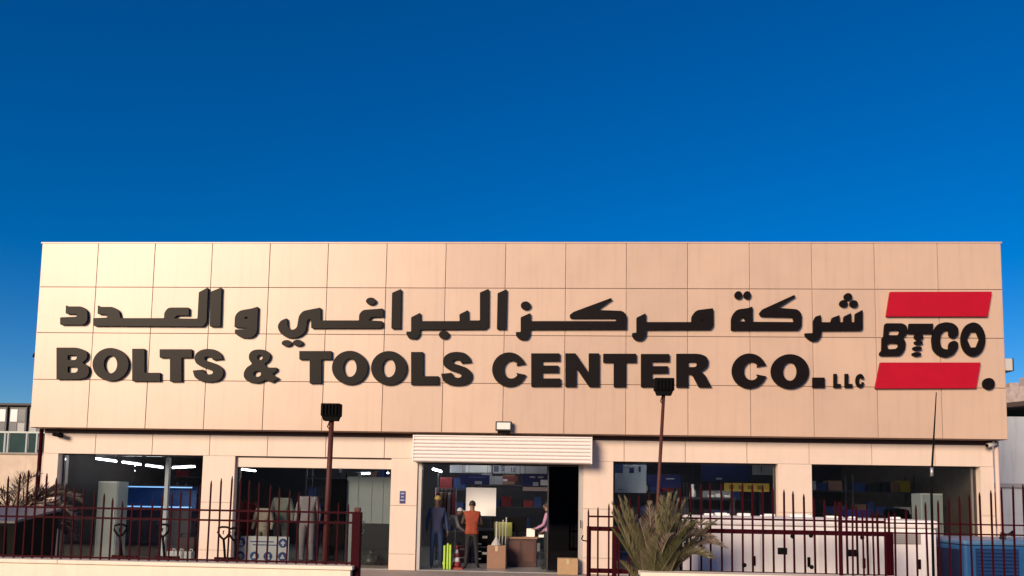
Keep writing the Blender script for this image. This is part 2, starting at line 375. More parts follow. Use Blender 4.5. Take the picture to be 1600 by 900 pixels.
def stroke(pts, w, n=10):
    """outline of a thick smooth stroke"""
    P = [Vector(p) for p in pts]; P = [P[0]*2-P[1]]+P+[P[-1]*2-P[-2]]; c = []
    for i in range(1, len(P)-2):
        for k in range(n):
            t = k/n; a, b, d, e = P[i-1:i+3]
            c.append(.5*((2*b)+(d-a)*t+(2*a-5*b+4*d-e)*t*t+(3*b-a-3*d+e)*t**3))
    c.append(P[-2]); l = []; r = []
    for i, p in enumerate(c):
        t = (c[min(i+1, len(c)-1)]-c[max(i-1, 0)]).normalized(); nn = Vector((-t.y, t.x)); ww = w(i/(len(c)-1)) if callable(w) else w
        l.append(tuple(p+nn*ww)); r.append(tuple(p-nn*ww))
    return l+r[::-1]
def rnd(poly, r=.03): return rounded(poly, r)
GL = {
 'O': [ell(.5,.5,.5,.5,40), ell(.5,.5,.185,.27,30)],
 'L': [[(0,0),(0,1),(.44,1),(.44,.26),(1,.26),(1,0)]],
 'T': [[(0,1),(1,1),(1,.74),(.68,.74),(.68,0),(.32,0),(.32,.74),(0,.74)]],
 'E': [[(0,0),(0,1),(.97,1),(.97,.77),(.37,.77),(.37,.63),(.93,.63),(.93,.42),(.37,.42),(.37,.24),(1,.24),(1,0)]],
 'N': [[(0,0),(0,1),(.30,1),(.69,.42),(.69,1),(1,1),(1,0),(.70,0),(.32,.57),(.32,0)]],
 'B': [rnd([(0,0,.01),(0,1,.01),(.66,1,.12),(.93,.88,.12),(.94,.66,.12),(.78,.52,.03),(.97,.42,.1),(1,.22,.12),(.92,.06,.1),(.68,0,.1)]), rnd([(.34,.76),(.58,.76,.06),(.63,.69,.06),(.58,.61,.06),(.34,.61)], .01), rnd([(.34,.40),(.60,.40,.08),(.66,.31,.08),(.60,.21,.08),(.34,.21)], .01)],
 'R': [rnd([(0,0,.01),(0,1,.01),(.66,1,.12),(.90,.90,.12),(.91,.62,.12),(.70,.46,.03),(.82,.36,.06),(1,0,.01),(.64,0,.01),(.47,.34,.06),(.40,.39,.03),(.33,.39,.01),(.33,0,.01)]), rnd([(.33,.76),(.54,.76,.06),(.60,.68,.06),(.54,.60,.06),(.33,.60)], .01)],
 'C': [ell(.5,.5,.5,.5,44,20,340)[:-1]+[(.99,.345),(.71,.40)]+ell(.565,.5,.225,.265,26,-35,-325)+[(.71,.625),(.98,.67)]],
 'S': [rounded([(0,.35,.01),(.34,.38,.01),(.40,.27),(.52,.225),(.63,.25),(.665,.305),(.60,.36),(.45,.41),(.25,.47),(.10,.57),(.05,.70),(.10,.86),(.27,.97),(.50,1),(.75,.97),(.91,.86),(.965,.69,.01),(.65,.665,.01),(.61,.74),(.50,.775),(.40,.755),(.365,.71),(.41,.65),(.58,.605),(.82,.53),(.96,.42),(1,.29),(.95,.14),(.80,.035),(.53,0),(.25,.03),(.06,.14)], .09)],
 '.': [[(0,0),(0,1),(1,1),(1,0)]],
}
GL['C'] = [[(.985,.67)]+ell(.5,.5,.5,.5,44,26,334)+[(.99,.345),(.71,.40)]+ell(.565,.5,.225,.265,26,-38,-322)+[(.71,.625)]]
eng = thing('english_sign', (-1.4, -.06, 4.05), 'raised dark block letters reading BOLTS & TOOLS CENTER CO. LLC', 'sign')
def put_glyph(ch, x0, x1, yt, yb):
    ols = []
    for i, ol in enumerate(GL[ch]):
        q = ol if len(ol) > 16 else rounded(ol, .012)
        ols.append([onwall((x0+(x1-x0)*a, yb+(yt-yb)*b)) for a, b in q])
    nm = {'.': 'full_stop'}.get(ch, 'letter_'+ch.lower())
    return link(nm, shape_mesh(nm, ols, YL, DEP, LETTER, ORG[eng.name]), eng, ORG[eng.name])
for t in [('B',88.1,139.5,543,592.6),('O',144.4,200.7,543.5,595.1),('L',206.4,250,544.8,595.5),('T',249.3,299.5,545.6,596.2),('S',301,349.4,544.8,597.2),
          ('T',467.6,517.9,548.4,599),('O',518.6,574.7,548,600.9),('O',579.6,635.4,548.4,601.5),('L',642.2,685.2,549.9,601),('S',689,737.9,549.4,602.6),
          ('C',768.9,822,550.5,604),('E',829.9,875.8,552,603.6),('N',883.2,936.3,552,604),('T',942.5,994.1,552.6,604.3),('E',1001.6,1047.2,553,604.3),('R',1057,1111.8,552.6,604.7),
          ('C',1143.7,1198.3,552.2,606.8),('O',1204.7,1264.2,553.3,607.2),('.',1270,1288.6,589.8,605.3),
          ('L',1303,1314,584,605.3),('L',1320.5,1332.2,584,605.3),('C',1337.5,1350.9,584,605.3)]: put_glyph(*t)
put_shape('ampersand', eng, [rounded([(24,497,25),(80,505,25),(108,540,25),(95,580,20),(60,605),(85,632),(155,632),(152,655),(118,680),(170,710),(118,742),(70,722),(30,742,25),(0,746,25),(-60,738,25),(-90,705,25),(-92,670,25),(-70,630,20),(-28,605,12),(-55,570,25),(-50,525,25),(-20,503,25)], 6), E_(28,558,20,19), E_(8,678,28,22)], zoomB)
logo = thing('logo_sign', (9.2, -.06, 4.6), 'red and black BTCO logo with two slanted red bars on the fascia', 'sign')
put_shape('red_bar', logo, [[(155,80),(950,78),(918,272),(125,272)]], zoomE, RED, 4)
put_shape('red_bar', logo, [[(78,632),(862,632),(828,832),(38,835)]], zoomE, RED, 4)
put_shape('logo_dot', logo, [E_(927,797,47,45)], zoomE)
put_shape('letter_b', logo, [rounded([(120,325),(255,325,30),(290,350,25),(285,410,25),(255,440,10),(278,470,25),(272,530,30),(235,578,25),(75,578),(72,555),(90,540),(92,440),(105,430),(112,340)], 10), rounded([(147,380),(225,377),(230,400),(215,418),(140,418)], 8), rounded([(130,490),(150,478),(215,480),(222,505),(200,525),(140,528)], 8)], zoomE)
put_shape('letter_t', logo, [[(303,328),(492,328),(485,405),(292,405),(285,380),(300,375)]], zoomE, None, 5)
for c in ((380,430,35,27), (378,476,33,17), (368,521,36,17), (363,566,36,16)): put_shape('screw_thread', logo, [E_(*c)], zoomE)
put_shape('letter_c', logo, [rounded([(655,440),(690,415),(688,360),(650,325),(590,315),(530,330),(495,380),(480,450),(490,530),(530,575),(590,592),(650,570),(685,520),(690,480),(660,458),(625,470),(612,500),(615,525),(595,530),(560,520),(545,480),(550,410),(580,380),(615,378),(615,420),(635,440)], 20)], zoomE)
put_shape('letter_o', logo, [E_(805,450,95,132), [(785,390),(830,390),(855,450),(830,512),(785,515),(755,450)]], zoomE)

# ------------------------------------------------------------------ fittings on the building
fl = thing('floodlight', (0.03, -.08, 3.03), 'small black framed floodlight with pale lens above the roller shutter', 'floodlight')
MB().box((-.15, -.16, 3.09), (.21, -.05, 3.30), 0, .02).build('housing', DARKM, fl)
MB().box((-.115, -.166, 3.125), (.175, -.161, 3.27)).build('lens', mat('lens', (.75, .75, .7), .2), fl)
MB().box((-.10, -.15, 3.04), (.16, -.0, 3.085), 0, .01).build('bracket', BLACK, fl)
def cctv(x, z, y, dx, label, mt):
    t = thing('security_camera', (x, y, z-.08), label, 'camera')
    MB().tube([(x, y, z+.03), (x, y-.06, z+.03), (x, y-.1, z)], .018, 8).build('bracket', mt, t)
    MB().tube([(x-dx*.12, y-.10, z), (x+dx*.12, y-.17, z-.04)], [.045, .05], 10).build('camera_body', mt, t)
    MB().tube([(x+dx*.121, y-.171, z-.041), (x+dx*.14, y-.18, z-.047)], .036, 10).build('lens', BLACK, t)
p = at(96, 679, YW); cctv(p.x, p.z, YW, 1, 'dark bullet security camera under the fascia near the green downlit corner'.replace('green downlit corner', 'maroon downpipe'), BLACK)
p = at(1545, 694, YW); cctv(p.x, p.z, YW, -1, 'pale bullet security camera under the fascia below the BTCO logo', mat('camera_pale', (.45, .42, .40), .6))
p = at(36, 556, .3)
t = thing('side_lamp', (XL-.03, .3, p.z-.15), 'small dark lamp on a short arm at the fascia side before the word BOLTS', 'lamp')
MB().tube([(XL, .3, p.z-.08), (XL-.1, .3, p.z-.02), (XL-.14, .3, p.z)], .022, 8).build('arm', STEEL, t)
MB().tube([(XL-.10, .3, p.z-.02), (XL-.2, .26, p.z+.015)], [.03, .055], 10).build('lamp_head', BLACK, t)
p = at(1580, 570, .1)
t = thing('junction_box', (XR+.1, .2, p.z-.14), 'grey metal box sticking out of the fascia side past the BTCO logo', 'box')
MB().box((XR+.013, .06, p.z-.13), (XR+.19, .36, p.z+.13), 0, .01).build('casing', mat('box_grey', (.50, .47, .45), .6), t)
MB().box((XR+.191, .05, p.z-.14), (XR+.21, .37, p.z+.14), 0, .006).build('cover', DARKM, t)
p = at(629, 777, YW)
t = thing('number_plate', (p.x, YW-.01, p.z-.16), 'small navy house number plate on the pillar beside the doorway', 'plate')
MB().box((p.x-.065, YW-.012, p.z-.14), (p.x+.065, YW-.001, p.z+.14), 0, .004).build('plate', mat('plate_blue', (.02, .022, .13), .4), t)
MARK = mat('plate_mark', (.30, .30, .45), .5)
for k, (a, b) in enumerate(((-.04, .04), (-.03, .03), (-.045, .045))):
    MB().box((p.x+a, YW-.015, p.z+.07-k*.075), (p.x+b, YW-.0125, p.z+.10-k*.075)).build('printed_line', MARK, t)

# ------------------------------------------------------------------ boundary walls and railings
def lerp_tab(tab, x):
    for (x0, y0), (x1, y1) in zip(tab, tab[1:]):
        if x <= x1: t = (x-x0)/(x1-x0); return y0+(y1-y0)*max(0, min(1, t))
    return tab[-1][1]
wl = thing('boundary_wall', (-8, -7.2, -.12), 'low cream rendered wall carrying the maroon railing beside the pallet trucks', 'wall')
MB().box((-20, -7.3, -.12), (-1.44, -7.02, .66), 0, .01).build('wall_body', CREAM, wl)
for a, b in ((-20, -9.2), (-9.195, -5.32), (-5.315, -1.41)):
    MB().box((a, -7.33, .662), (b, -6.99, .71), 0, .008).build('coping_stone', CREAM, wl)
wr = thing('boundary_wall', (8, -7.2, -.12), 'low cream rendered wall in front of the white and blue machines', 'wall')
MB().box((2.29, -7.3, -.12), (20, -7.02, .66), 0, .01).build('wall_body', CREAM, wr)
for a, b in ((2.26, 6.4), (6.405, 20)):
    MB().box((a, -7.33, .662), (b, -6.99, .715), 0, .008).build('coping_stone', CREAM, wr)
BARW = 0.0092
bar_cache = {}
def bar(parent, x, y, z0, z1, lean=0.0, w=BARW):
    mb = MB(); h = z1-z0
    v = []; 
    for zz, ww in ((0, w), (h-.05, w), (h, w*.35)):
        v += [(-ww+lean*zz, -ww, zz), (ww+lean*zz, -ww, zz), (ww+lean*zz, ww, zz), (-ww+lean*zz, ww, zz)]
    f = [(3,2,1,0),(8,9,10,11)]+[(k*4+i, k*4+(i+1) % 4, k*4+4+(i+1) % 4, k*4+4+i) for k in range(2) for i in range(4)]
    mb.add(v, f)
    return link('bar', mb.mesh('bar', MAROON, (0, 0, 0)), parent, (x, y, z0))
YF = -7.15
fl_ = thing('railing', (-8, YF, .71), 'maroon bar railing with wave shaped top on the cream wall beside the pallet trucks', 'railing')
TL = [(-900,740),(-560,785),(-265,738),(-100,785),(49,732),(64,737),(79,741),(100,755),(160,770),(188,783),(215,785),(232,782),(262,772),(291,766),(306,760),(335,749),(364,743),(420,757),(480,772),(520,783),(560,790)]
x = -5.91-40*.1325
while x < -1.5:
    px = 800+(x-CAM.x+0.9)*119  # rough lookup only for the wave of the tops
    # exact lookup
    best = min(range(-900, 560, 3), key=lambda q: abs(at(q, 760, YF).x-x))
    zt = at(best, lerp_tab(TL, best), YF).z
    bar(fl_, x+random.uniform(-.006, .006), YF, .711, zt, random.uniform(-.012, .012)); x += .1325
for zz in (1.39, 1.26):
    MB().box((-13, YF-.009 if zz > 1.3 else YF-.007, zz-.013), (-1.47, YF+.009 if zz > 1.3 else YF+.007, zz+.013)).build('rail', MAROON, fl_)
MB().box((-13, YF-.012, .725), (-1.47, YF+.012, .75)).build('rail', MAROON, fl_)
gp = thing('gate_post', (-1.41, YF, -.12), 'thick maroon steel gate post at the end of the cream wall', 'post')
MB().box((-1.468, YF-.055, -.12), (-1.355, YF+.055, 1.40), 0, .006).build('shaft', MAROON, gp)
MB().box((-1.45, YF-.04, 1.401), (-1.37, YF+.04, 1.46), 0, .012).build('cap', POLE, gp)
for zz in (1.12, 1.24): MB().tube([(-1.354, YF, zz), (-1.325, YF, zz+.01), (-1.325, YF, zz+.05)], .012, 6).build('latch_catch', STEEL, gp)
fr_ = thing('railing', (8, YF, .715), 'maroon bar railing with wave shaped top on the wall before the blue generator', 'railing')
TR = [(1290,786),(1310,783),(1331,790),(1347,796),(1364,800),(1380,805),(1396,802),(1411,797),(1427,790),(1460,782),(1500,775),(1540,768),(1571,760),(1600,756),(1750,800),(1900,760),(2200,790)]
px = 1331.0
x = at(1331, 800, YF).x
while x < 12:
    best = min(range(1290, 2200, 3), key=lambda q: abs(at(q, 800, YF).x-x))
    bar(fr_, x+random.uniform(-.006, .006), YF, .716, at(best, lerp_tab(TR, best), YF).z, random.uniform(-.012, .012)); x += .1325
x0 = at(1310, 800, YF).x
for zz in (1.385, 1.262): MB().box((x0, YF-.009 if zz > 1.3 else YF-.007, zz-.009), (12, YF+.009 if zz > 1.3 else YF+.007, zz+.009)).build('rail', MAROON, fr_)
MB().box((x0, YF-.02, .716), (x0+.04, YF+.02, at(1310, 784, YF).z), 0, .005).build('end_post', MAROON, fr_)

# sliding gate leaf, rolled open behind the wall
YG = -6.45
gt = thing('sliding_gate', (3.6, YG, -.02), 'maroon sliding gate with arched bar tops rolled open before the white machine', 'gate')
gx0, gx1 = at(917, 826, YG).x, at(1394, 830, YG).x
MB().box((gx0+.06, YG-.03, 1.19), (gx1-.10, YG+.03, 1.25), 0, .004).build('frame_rail', MAROON, gt)
MB().box((gx0+.06, YG-.03, .62), (gx1-.10, YG+.03, .68), 0, .004).build('frame_rail', MAROON, gt)
MB().box((gx0+.06, YG-.03, .06), (gx1-.10, YG+.03, .14), 0, .004).build('frame_rail', MAROON, gt)
for a, b in ((gx0, gx0+.058), (at(960, 830, YG).x-.03, at(960, 830, YG).x+.03), (gx1-.098, gx1)):
    MB().box((a, YG-.034, .05), (b, YG+.034, 1.252), 0, .004).build('frame_post', MAROON, gt)
MB().box((gx0+.02, YG-.045, 1.375), (gx1-.1, YG-.02, 1.40)).build('rail', MAROON, gt)
TG = [(917,795),(932,793),(947,788),(980,778),(1030,765),(1090,756),(1150,753),(1190,757),(1222,765),(1243,768),(1274,778),(1305,783),(1338,790),(1370,797),(1387,800)]
xb = gx0+.02; 
while xb < gx1-.05:
    best = min(range(917, 1395, 2), key=lambda q: abs(at(q, 800, YG).x-xb))
    bar(gt, xb+random.uniform(-.006, .006), YG-.058, .10, at(best, lerp_tab(TG, best), YG).z, random.uniform(-.008, .004), .0115); xb += .1385
for (px, py, w, h) in ((1222, 861, .12, .09), (1330, 864, .12, .09)):
    p = at(px, py, YG-.08); MB().box((p.x-w/2, YG-.12, p.z-h/2), (p.x+w/2, YG-.074, p.z+h/2), 0, .008).build('lock_box', BLACK, gt)
for (px, py) in ((1163, 883), (1268, 886), (1347, 840), (1238, 838), (1267, 837)):
    p = at(px, py, YG-.08); MB().ball((p.x, YG-.085, p.z), .03, .02, .03, 10).build('bolt', BLACK, gt)
gw = MB()
for xx in (gx0+.5, gx1-.5): MB().tube([(xx, YG-.02, .03), (xx, YG+.02, .03)], .05, 14).build('wheel', DARKM, gt)
p = at(911, 842, YG); MB().tube([(p.x, YG, p.z+.05), (p.x-.02, YG, p.z), (p.x, YG, p.z-.02), (gx0, YG, p.z-.03)], .01, 6).build('hook', BLACK, gt)

# lamp posts
def lamp_post(top, base, r, y, label, hw, lean):
    hx, hz = top; bx, bz = base
    t = thing('lamp_post', (bx, y, bz), label, 'lamp post')
    MB().tube([(bx, y, bz), (bx+(hx-bx)*.5+lean, y, bz+(hz-bz)*.5), (hx, y, hz)], [r, r*.95, r*.85], 10).build('pole', POLE, t)
    hd = MB().box((hx-hw, y-.10, hz+.05), (hx+hw, y+.05, hz+.05+.17), 0, .012).prism([(hx-hw*.72, hz-.01), (hx+hw*.72, hz-.01), (hx+hw*.9, hz+.052), (hx-hw*.9, hz+.052)], y-.08, y+.03).build('lamp_head', BLACK, t)
    MB().box((hx-hw*.8, y+.051, hz+.08), (hx+hw*.8, y+.056, hz+.19)).build('lens', mat('lens2', (.5, .5, .48), .15), hd)
    for k in range(5):
        xx = hx-hw*.7+k*hw*.35; MB().box((xx-.004, y-.125, hz+.07), (xx+.004, y-.101, hz+.2)).build('cooling_fin', BLACK, hd)
    MB().tube([(hx-.02, y-.02, hz-.12), (hx-.045, y-.03, hz-.09), (hx-.02, y-.02, hz-.01)], .008, 6).build('cable', BLACK, t)
p = at(516, 656, YF); q = at(505, 881, YF); lamp_post((p.x, p.z), (q.x, .716), .038, YF+.07, 'maroon lamp post with black floodlight rising from the railing by the gate post', .128, 0)
p = at(1037, 617, -6.75); q = at(1024, 860, -6.75); lamp_post((p.x, p.z), (q.x-.08, -.02), .026, -6.75, 'slender rusty lamp post with black floodlight standing behind the palm', .132, .012)
p = at(1463, 613, YF+.06); q = at(1457, 845, YF+.06)
tp = thing('slim_pole', (q.x, YF+.06, .70), 'thin black antenna pole standing at the railing below the BTCO logo', 'pole')
MB().tube([(q.x, YF+.06, .716), (q.x+.005, YF+.06, 1.9), (p.x, YF+.06, p.z)], [.018, .016, .006], 8).build('shaft', BLACK, tp)
zz = at(1459, 738, YF+.06).z; MB().tube([(q.x+.015, YF+.06, zz-.05), (q.x+.017, YF+.06, zz+.06)], .02, 8).build('clamp', STEEL, tp)

# ------------------------------------------------------------------ machines behind the railings
we = thing('equipment_enclosure', (5.1, -4.8, -.02), 'long low white metal equipment enclosure behind the maroon sliding gate', 'enclosure')
x0, x1 = at(1066, 803, -4.2).x, at(1464, 832, -5.6).x
MB().box((x0, -5.6, .12), (x1, -4.2, 1.28), 0, .05).build('body', WHITEP, we)
MB().box((x0-.015, -5.63, 1.282), (x1+.015, -4.17, 1.40), 0, .045).build('lid', WHITEP, we)
MB().box((x0+.1, -5.5, -.02), (x1-.1, -4.3, .118)).build('skid_base', DARKM, we)
n = 4; dx = (x1-x0-.3)/n
for k in range(n):
    a = x0+.15+k*dx
    d = MB().box((a+.02, -5.618, .25), (a+dx-.02, -5.602, 1.2), 0, .006).build('door', WHITEP, we)
    MB().box((a+dx-.14, -5.635, .70), (a+dx-.10, -5.619, .84), 0, .004).build('handle', BLACK, d)
p = at(1411, 842, -5.6)
MB().box((p.x-.24, -5.63, p.z-.075), (p.x+.24, -5.6185, p.z+.085), 0, .02).build('vent', mat('vent_grey', (.30, .27, .27), .5), we)
for k in range(5):
    MB().box((p.x-.2, -5.64, p.z-.06+k*.028), (p.x+.2, -5.631, p.z-.045+k*.028)).build('vent_slat', GREYM, we)
for k in range(16):
    xx = random.uniform(x0+.3, x1-.2); yy = random.uniform(-5.1, -4.5); r_ = random.uniform(.03, .07)
    tag(MB().box((xx-r_*1.4, yy-r_, 1.402), (xx+r_*1.4, yy+r_, 1.402+r_*.7), 0, r_*.25).build('packet', WHITE), 'small white packet lying on the lid of the white enclosure', 'packet', 'packets on the white enclosure lid')
ge = thing('generator', (8.6, -5.2, -.02), 'blue canopied generator with dark louvred panel behind the railing', 'generator')
gx, ge1 = at(1507, 843, -5.9).x, 11.2
MB().box((gx, -5.9, .12), (ge1, -4.3, 1.07), 0, .03).build('canopy', BLUEP, ge)
MB().box((gx-.02, -5.93, 1.072), (ge1+.02, -4.27, 1.14), 0, .03).build('canopy_top', mat('blue_top', (.10, .22, .40), .35, noise=.2), ge)
MB().box((gx+.1, -5.8, -.02), (ge1-.1, -4.4, .118)).build('skid_base', BLACK, ge)
p0 = at(1524, 857, -5.9); p1 = at(1592, 880, -5.9)
lv = MB().box((p0.x, -5.906, .3), (p1.x, -5.901, p0.z)).build('louvre_panel', BLUED, ge)
zz = .32
while zz < p0.z-.03:
    MB().prismx([(-5.907, zz), (-5.93, zz), (-5.907, zz+.028)], p0.x+.02, p1.x-.02).build('louvre', mat('louvre_blue', (.014, .05, .16), .45), lv); zz += .05
MB().box((p1.x+.25, -5.912, .3), (p1.x+1.3, -5.902, 1.0), 0, .004).build('access_door', BLUEP, ge)
MB().tube([(gx+.9, -5.2, 1.141), (gx+.9, -5.2, 1.2), (gx+1.05, -5.2, 1.22)], .05, 10).build('exhaust_stack', DARKM, ge)
MB().box((gx-.012, -5.8, .2), (gx-.002, -4.4, 1.0)).build('side_panel', mat('navy_panel', (.006, .014, .06), .5), ge)

sk = thing('waste_skip', (-6.6, -5.8, -.02), 'black waste skip with sloping grey lid behind the railing near the dry palm', 'skip')
xr = at(92, 800, -5.6).x
MB().prismx([(-6.55, .1), (-5.65, .1), (-5.6, 1.3), (-6.6, 1.14)], xr-3.2, xr).build('body', mat('skip_black', (.004, .005, .0045), .7, spec=.15, noise=.3), sk)
MB().prismx([(-6.63, 1.145), (-5.57, 1.31), (-5.57, 1.345), (-6.63, 1.18)], xr-3.22, xr+.02).build('lid', mat('skip_lid', (.16, .15, .17), .5, noise=.3), sk)
for k in range(5): MB().box((xr-3.0+k*.7, -6.63, .15), (xr-2.93+k*.7, -6.585, 1.1)).build('rib', BLACK, sk)
for a in (xr-2.9, xr-.3):
    for yy in (-6.4, -5.8): MB().tube([(a-.03, yy, .04), (a+.03, yy, .04)], .06, 12).build('wheel', BLACK, sk)

# pallet trucks parked in front of the glass
def pallet_truck(px, py, y, label, sc=1.0):
    p = at(px, py, y); x, z = p.x, p.z
    t = thing('pallet_truck', (x, y, -.02), label, 'pallet truck', 'pallet trucks parked along the show windows')
    loop = [(x+.0, y, z-.17), (x-.06, y, z-.12), (x-.13, y, z-.02), (x-.12, y, z+.06), (x-.05, y, z+.085), (x+.05, y, z+.085), (x+.12, y, z+.06), (x+.13, y, z-.02), (x+.06, y, z-.12), (x, y, z-.17)]
    MB().tube(loop, .022, 8).build('handle_loop', BLACK, t)
    MB().tube([(x, y-.01, z+.0), (x, y-.03, z+.0), (x, y-.035, z-.06)], .014, 6).build('release_lever', BLACK, t)
    MB().tube([(x, y, z-.16), (x, y+.1, .35), (x, y+.14, .2)], .026, 8).build('drawbar', BLACK, t)
    MB().box((x-.12, y+.06, .09), (x+.12, y+.24, .30), 0, .03).build('pump', MAROON, t)
    for s in (-1, 1):
        MB().box((x+s*.19-.08, y+.25, .06), (x+s*.19+.08, y+.72, .12), 0, .01).build('fork', MAROON, t)
        MB().tube([(x+s*.07-.025, y+.14, .065), (x+s*.07+.025, y+.14, .065)], .083, 14).build('wheel', DARKM, t)
    MB().box((x-.27, y+.2, .122), (x+.27, y+.26, .3), 0, .01).build('fork_bridge', MAROON, t)
pallet_truck(188, 826, -1.3, 'black handled pallet truck before the pale interior column')
pallet_truck(255, 826, -1.3, 'black handled pallet truck before the white interior post')
pallet_truck(350, 830, -1.3, 'black handled pallet truck before the pillar between two show windows')
pallet_truck(368, 832, -2.5, 'black handled pallet truck at the corner of the clothing window')

# ------------------------------------------------------------------ people and dress forms
SEG = {}
def figure(name, x, y, z0, rz, H, cols, label, cat, pose=None, head=True, group=None, bulk=1.0, hair=None, face=True):
    """standing figure: one continuous skin; cols = colours per body region"""
    k = H/1.70
    J = {'pelvis': (0, 0, .93), 'waist': (0, -.01, 1.08), 'chest': (0, -.01, 1.27), 'neck0': (0, -.005, 1.41), 'neck1': (0, .01, 1.48), 'head0': (0, .025, 1.55), 'head1': (0, .02, 1.62), 'head2': (0, .015, 1.68)}
    rad = {'pelvis': (.155, .105), 'waist': (.135, .095), 'chest': (.155, .11), 'neck0': (.075, .07), 'neck1': (.055, .058), 'head0': (.066, .085), 'head1': (.074, .092), 'head2': (.045, .055)}
    for s, n in ((-1, 'l'), (1, 'r')):
        J.update({'sh'+n: (s*.165, -.01, 1.37), 'el'+n: (s*.235, -.02, 1.10), 'wr'+n: (s*.25, .05, .87), 'ha'+n: (s*.25, .07, .80),
                  'hp'+n: (s*.085, 0, .88), 'kn'+n: (s*.10, .015, .49), 'an'+n: (s*.105, -.02, .085), 'to'+n: (s*.12, .13, .035)})
        rad.update({'sh'+n: (.062, .06), 'el'+n: (.045, .045), 'wr'+n: (.03, .03), 'ha'+n: (.036, .022), 'hp'+n: (.088, .09), 'kn'+n: (.058, .06), 'an'+n: (.042, .045), 'to'+n: (.038, .03)})
    if pose: J.update(pose)
    names = list(J); ix = {n: i for i, n in enumerate(names)}
    bones = [('pelvis', 'waist', 'torso'), ('waist', 'chest', 'torso'), ('chest', 'neck0', 'torso'), ('neck0', 'neck1', 'skin'), ('neck1', 'head0', 'skin'), ('head0', 'head1', 'skin'), ('head1', 'head2', 'skin')]
    for n in 'lr':
        bones += [('chest', 'sh'+n, 'torso'), ('sh'+n, 'el'+n, 'sleeve'), ('el'+n, 'wr'+n, 'forearm'), ('wr'+n, 'ha'+n, 'skin'), ('pelvis', 'hp'+n, 'legs'), ('hp'+n, 'kn'+n, 'legs'), ('kn'+n, 'an'+n, 'legs'), ('an'+n, 'to'+n, 'shoes')]
    if not head: bones = [b for b in bones if not (b[0].startswith(('neck', 'head')) or b[0].startswith('wr'))]
    used = []
    for a, b, _ in bones:
        for q in (a, b):
            if q not in used: used.append(q)
    iu = {n: i for i, n in enumerate(used)}
    me = bpy.data.meshes.new('skel'); me.from_pydata([Vector(J[n])*k for n in used], [(iu[a], iu[b]) for a, b, _ in bones], [])
    o = bpy.data.objects.new('skel', me); COL.objects.link(o)
    md = o.modifiers.new('skin', 'SKIN'); md.use_smooth_shade = True
    for n in used:
        sv = me.skin_vertices[0].data[iu[n]]; sv.radius = tuple(r*k*(bulk if not n.startswith(('head', 'neck', 'ha')) else 1) for r in rad[n]); sv.use_root = (n == 'pelvis')
    o.modifiers.new('sub', 'SUBSURF').levels = 2; o.modifiers['sub'].render_levels = 2
    dg = bpy.context.evaluated_depsgraph_get(); bodym = bpy.data.meshes.new_from_object(o.evaluated_get(dg))
    bpy.data.objects.remove(o)
    order = ['torso', 'sleeve', 'forearm', 'skin', 'legs', 'shoes']
    mb = MB()
    V = [v.co.copy() for v in bodym.vertices]
    def region(c):
        best = None
        for a, b, rg in bones:
            A, B = Vector(J[a])*k, Vector(J[b])*k; t = max(0, min(1, (c-A).dot(B-A)/max((B-A).length_squared, 1e-9)))
            d = (c-(A+(B-A)*t)).length-.6*k*(rad[a][0]*(1-t)+rad[b][0]*t)
            if best is None or d < best[0]: best = (d, rg)
        return best[1]
    for p in bodym.polygons: SEG[(name, p.index)] = None
    fs = [list(p.vertices) for p in bodym.polygons]; regs = []
    for f in fs:
        c = Vector((0, 0, 0))
        for i in f: c += V[i]
        regs.append(region(c/len(f)))
    rot = Matrix.Rotation(rz, 4, 'Z'); T = Vector((x, y, z0))
    wv = [rot @ v + T for v in V]
    mb.v = wv; mb.f = fs; mb.mi = [order.index(r) for r in regs]; mb.sm = [True]*len(fs)
    def tw(p): return rot @ (Vector(p)*k) + T
    if head:
        for n, s in (('l', -1), ('r', 1)):      # hands: four fingers and a thumb, lightly curled
            wrp, hap = Vector(J['wr'+n]), Vector(J['ha'+n]); d = (hap-wrp).normalized()
            side = Vector((0, 1, 0)) if abs(d.y) < .8 else Vector((s*-1, 0, 0)); side = (side-d*side.dot(d)).normalized(); nin = Vector((-s, 0, 0)); nin = (nin-d*nin.dot(d)); nin = nin.normalized() if nin.length > .1 else Vector((0, 0, -1))
            for fi, (off, L) in enumerate(((-.028, .062), (-.01, .074), (.009, .08), (.027, .07))):
                b0 = hap+side*off; mb.tube([tw(b0), tw(b0+d*L*.5+nin*.006), tw(b0+d*L*.85+nin*.025)], [.0095*k, .009*k, .006*k], 6, order.index('skin'))
            b0 = wrp+(hap-wrp)*.5+side*.03; mb.tube([tw(b0), tw(b0+side*.025+d*.03), tw(b0+side*.028+d*.06+nin*.012)], [.011*k, .0105*k, .007*k], 6, order.index('skin'))
        hd = Vector(J['head1']); mid = (Vector(J['head0'])+hd)/2
        fw_ = Vector((0, 1, 0))
        if face:
            mb.tube([tw(mid+Vector((0, .082, .012))), tw(mid+Vector((0, .108, -.012)))], [.008*k, .015*k], 6, order.index('skin'))
            for s in (-1, 1):
                mb.ball(tw(mid+Vector((s*.074, .0, 0))), .012*k, .022*k, .032*k, 8, order.index('skin'))
    root = thing(name, (x, y, z0), label, cat, group)
    body = mb.build('body', [mat('cloth_%.3f_%.3f_%.3f' % tuple(cols[r]), tuple(cols[r]), .8, noise=.25, nscale=14, bump=.3, bscale=35) if r != 'skin' else (SKIN if cols.get('skin') is None else mat('cloth_%.3f_%.3f_%.3f' % tuple(cols['skin']), tuple(cols['skin']), .7)) for r in order], root)
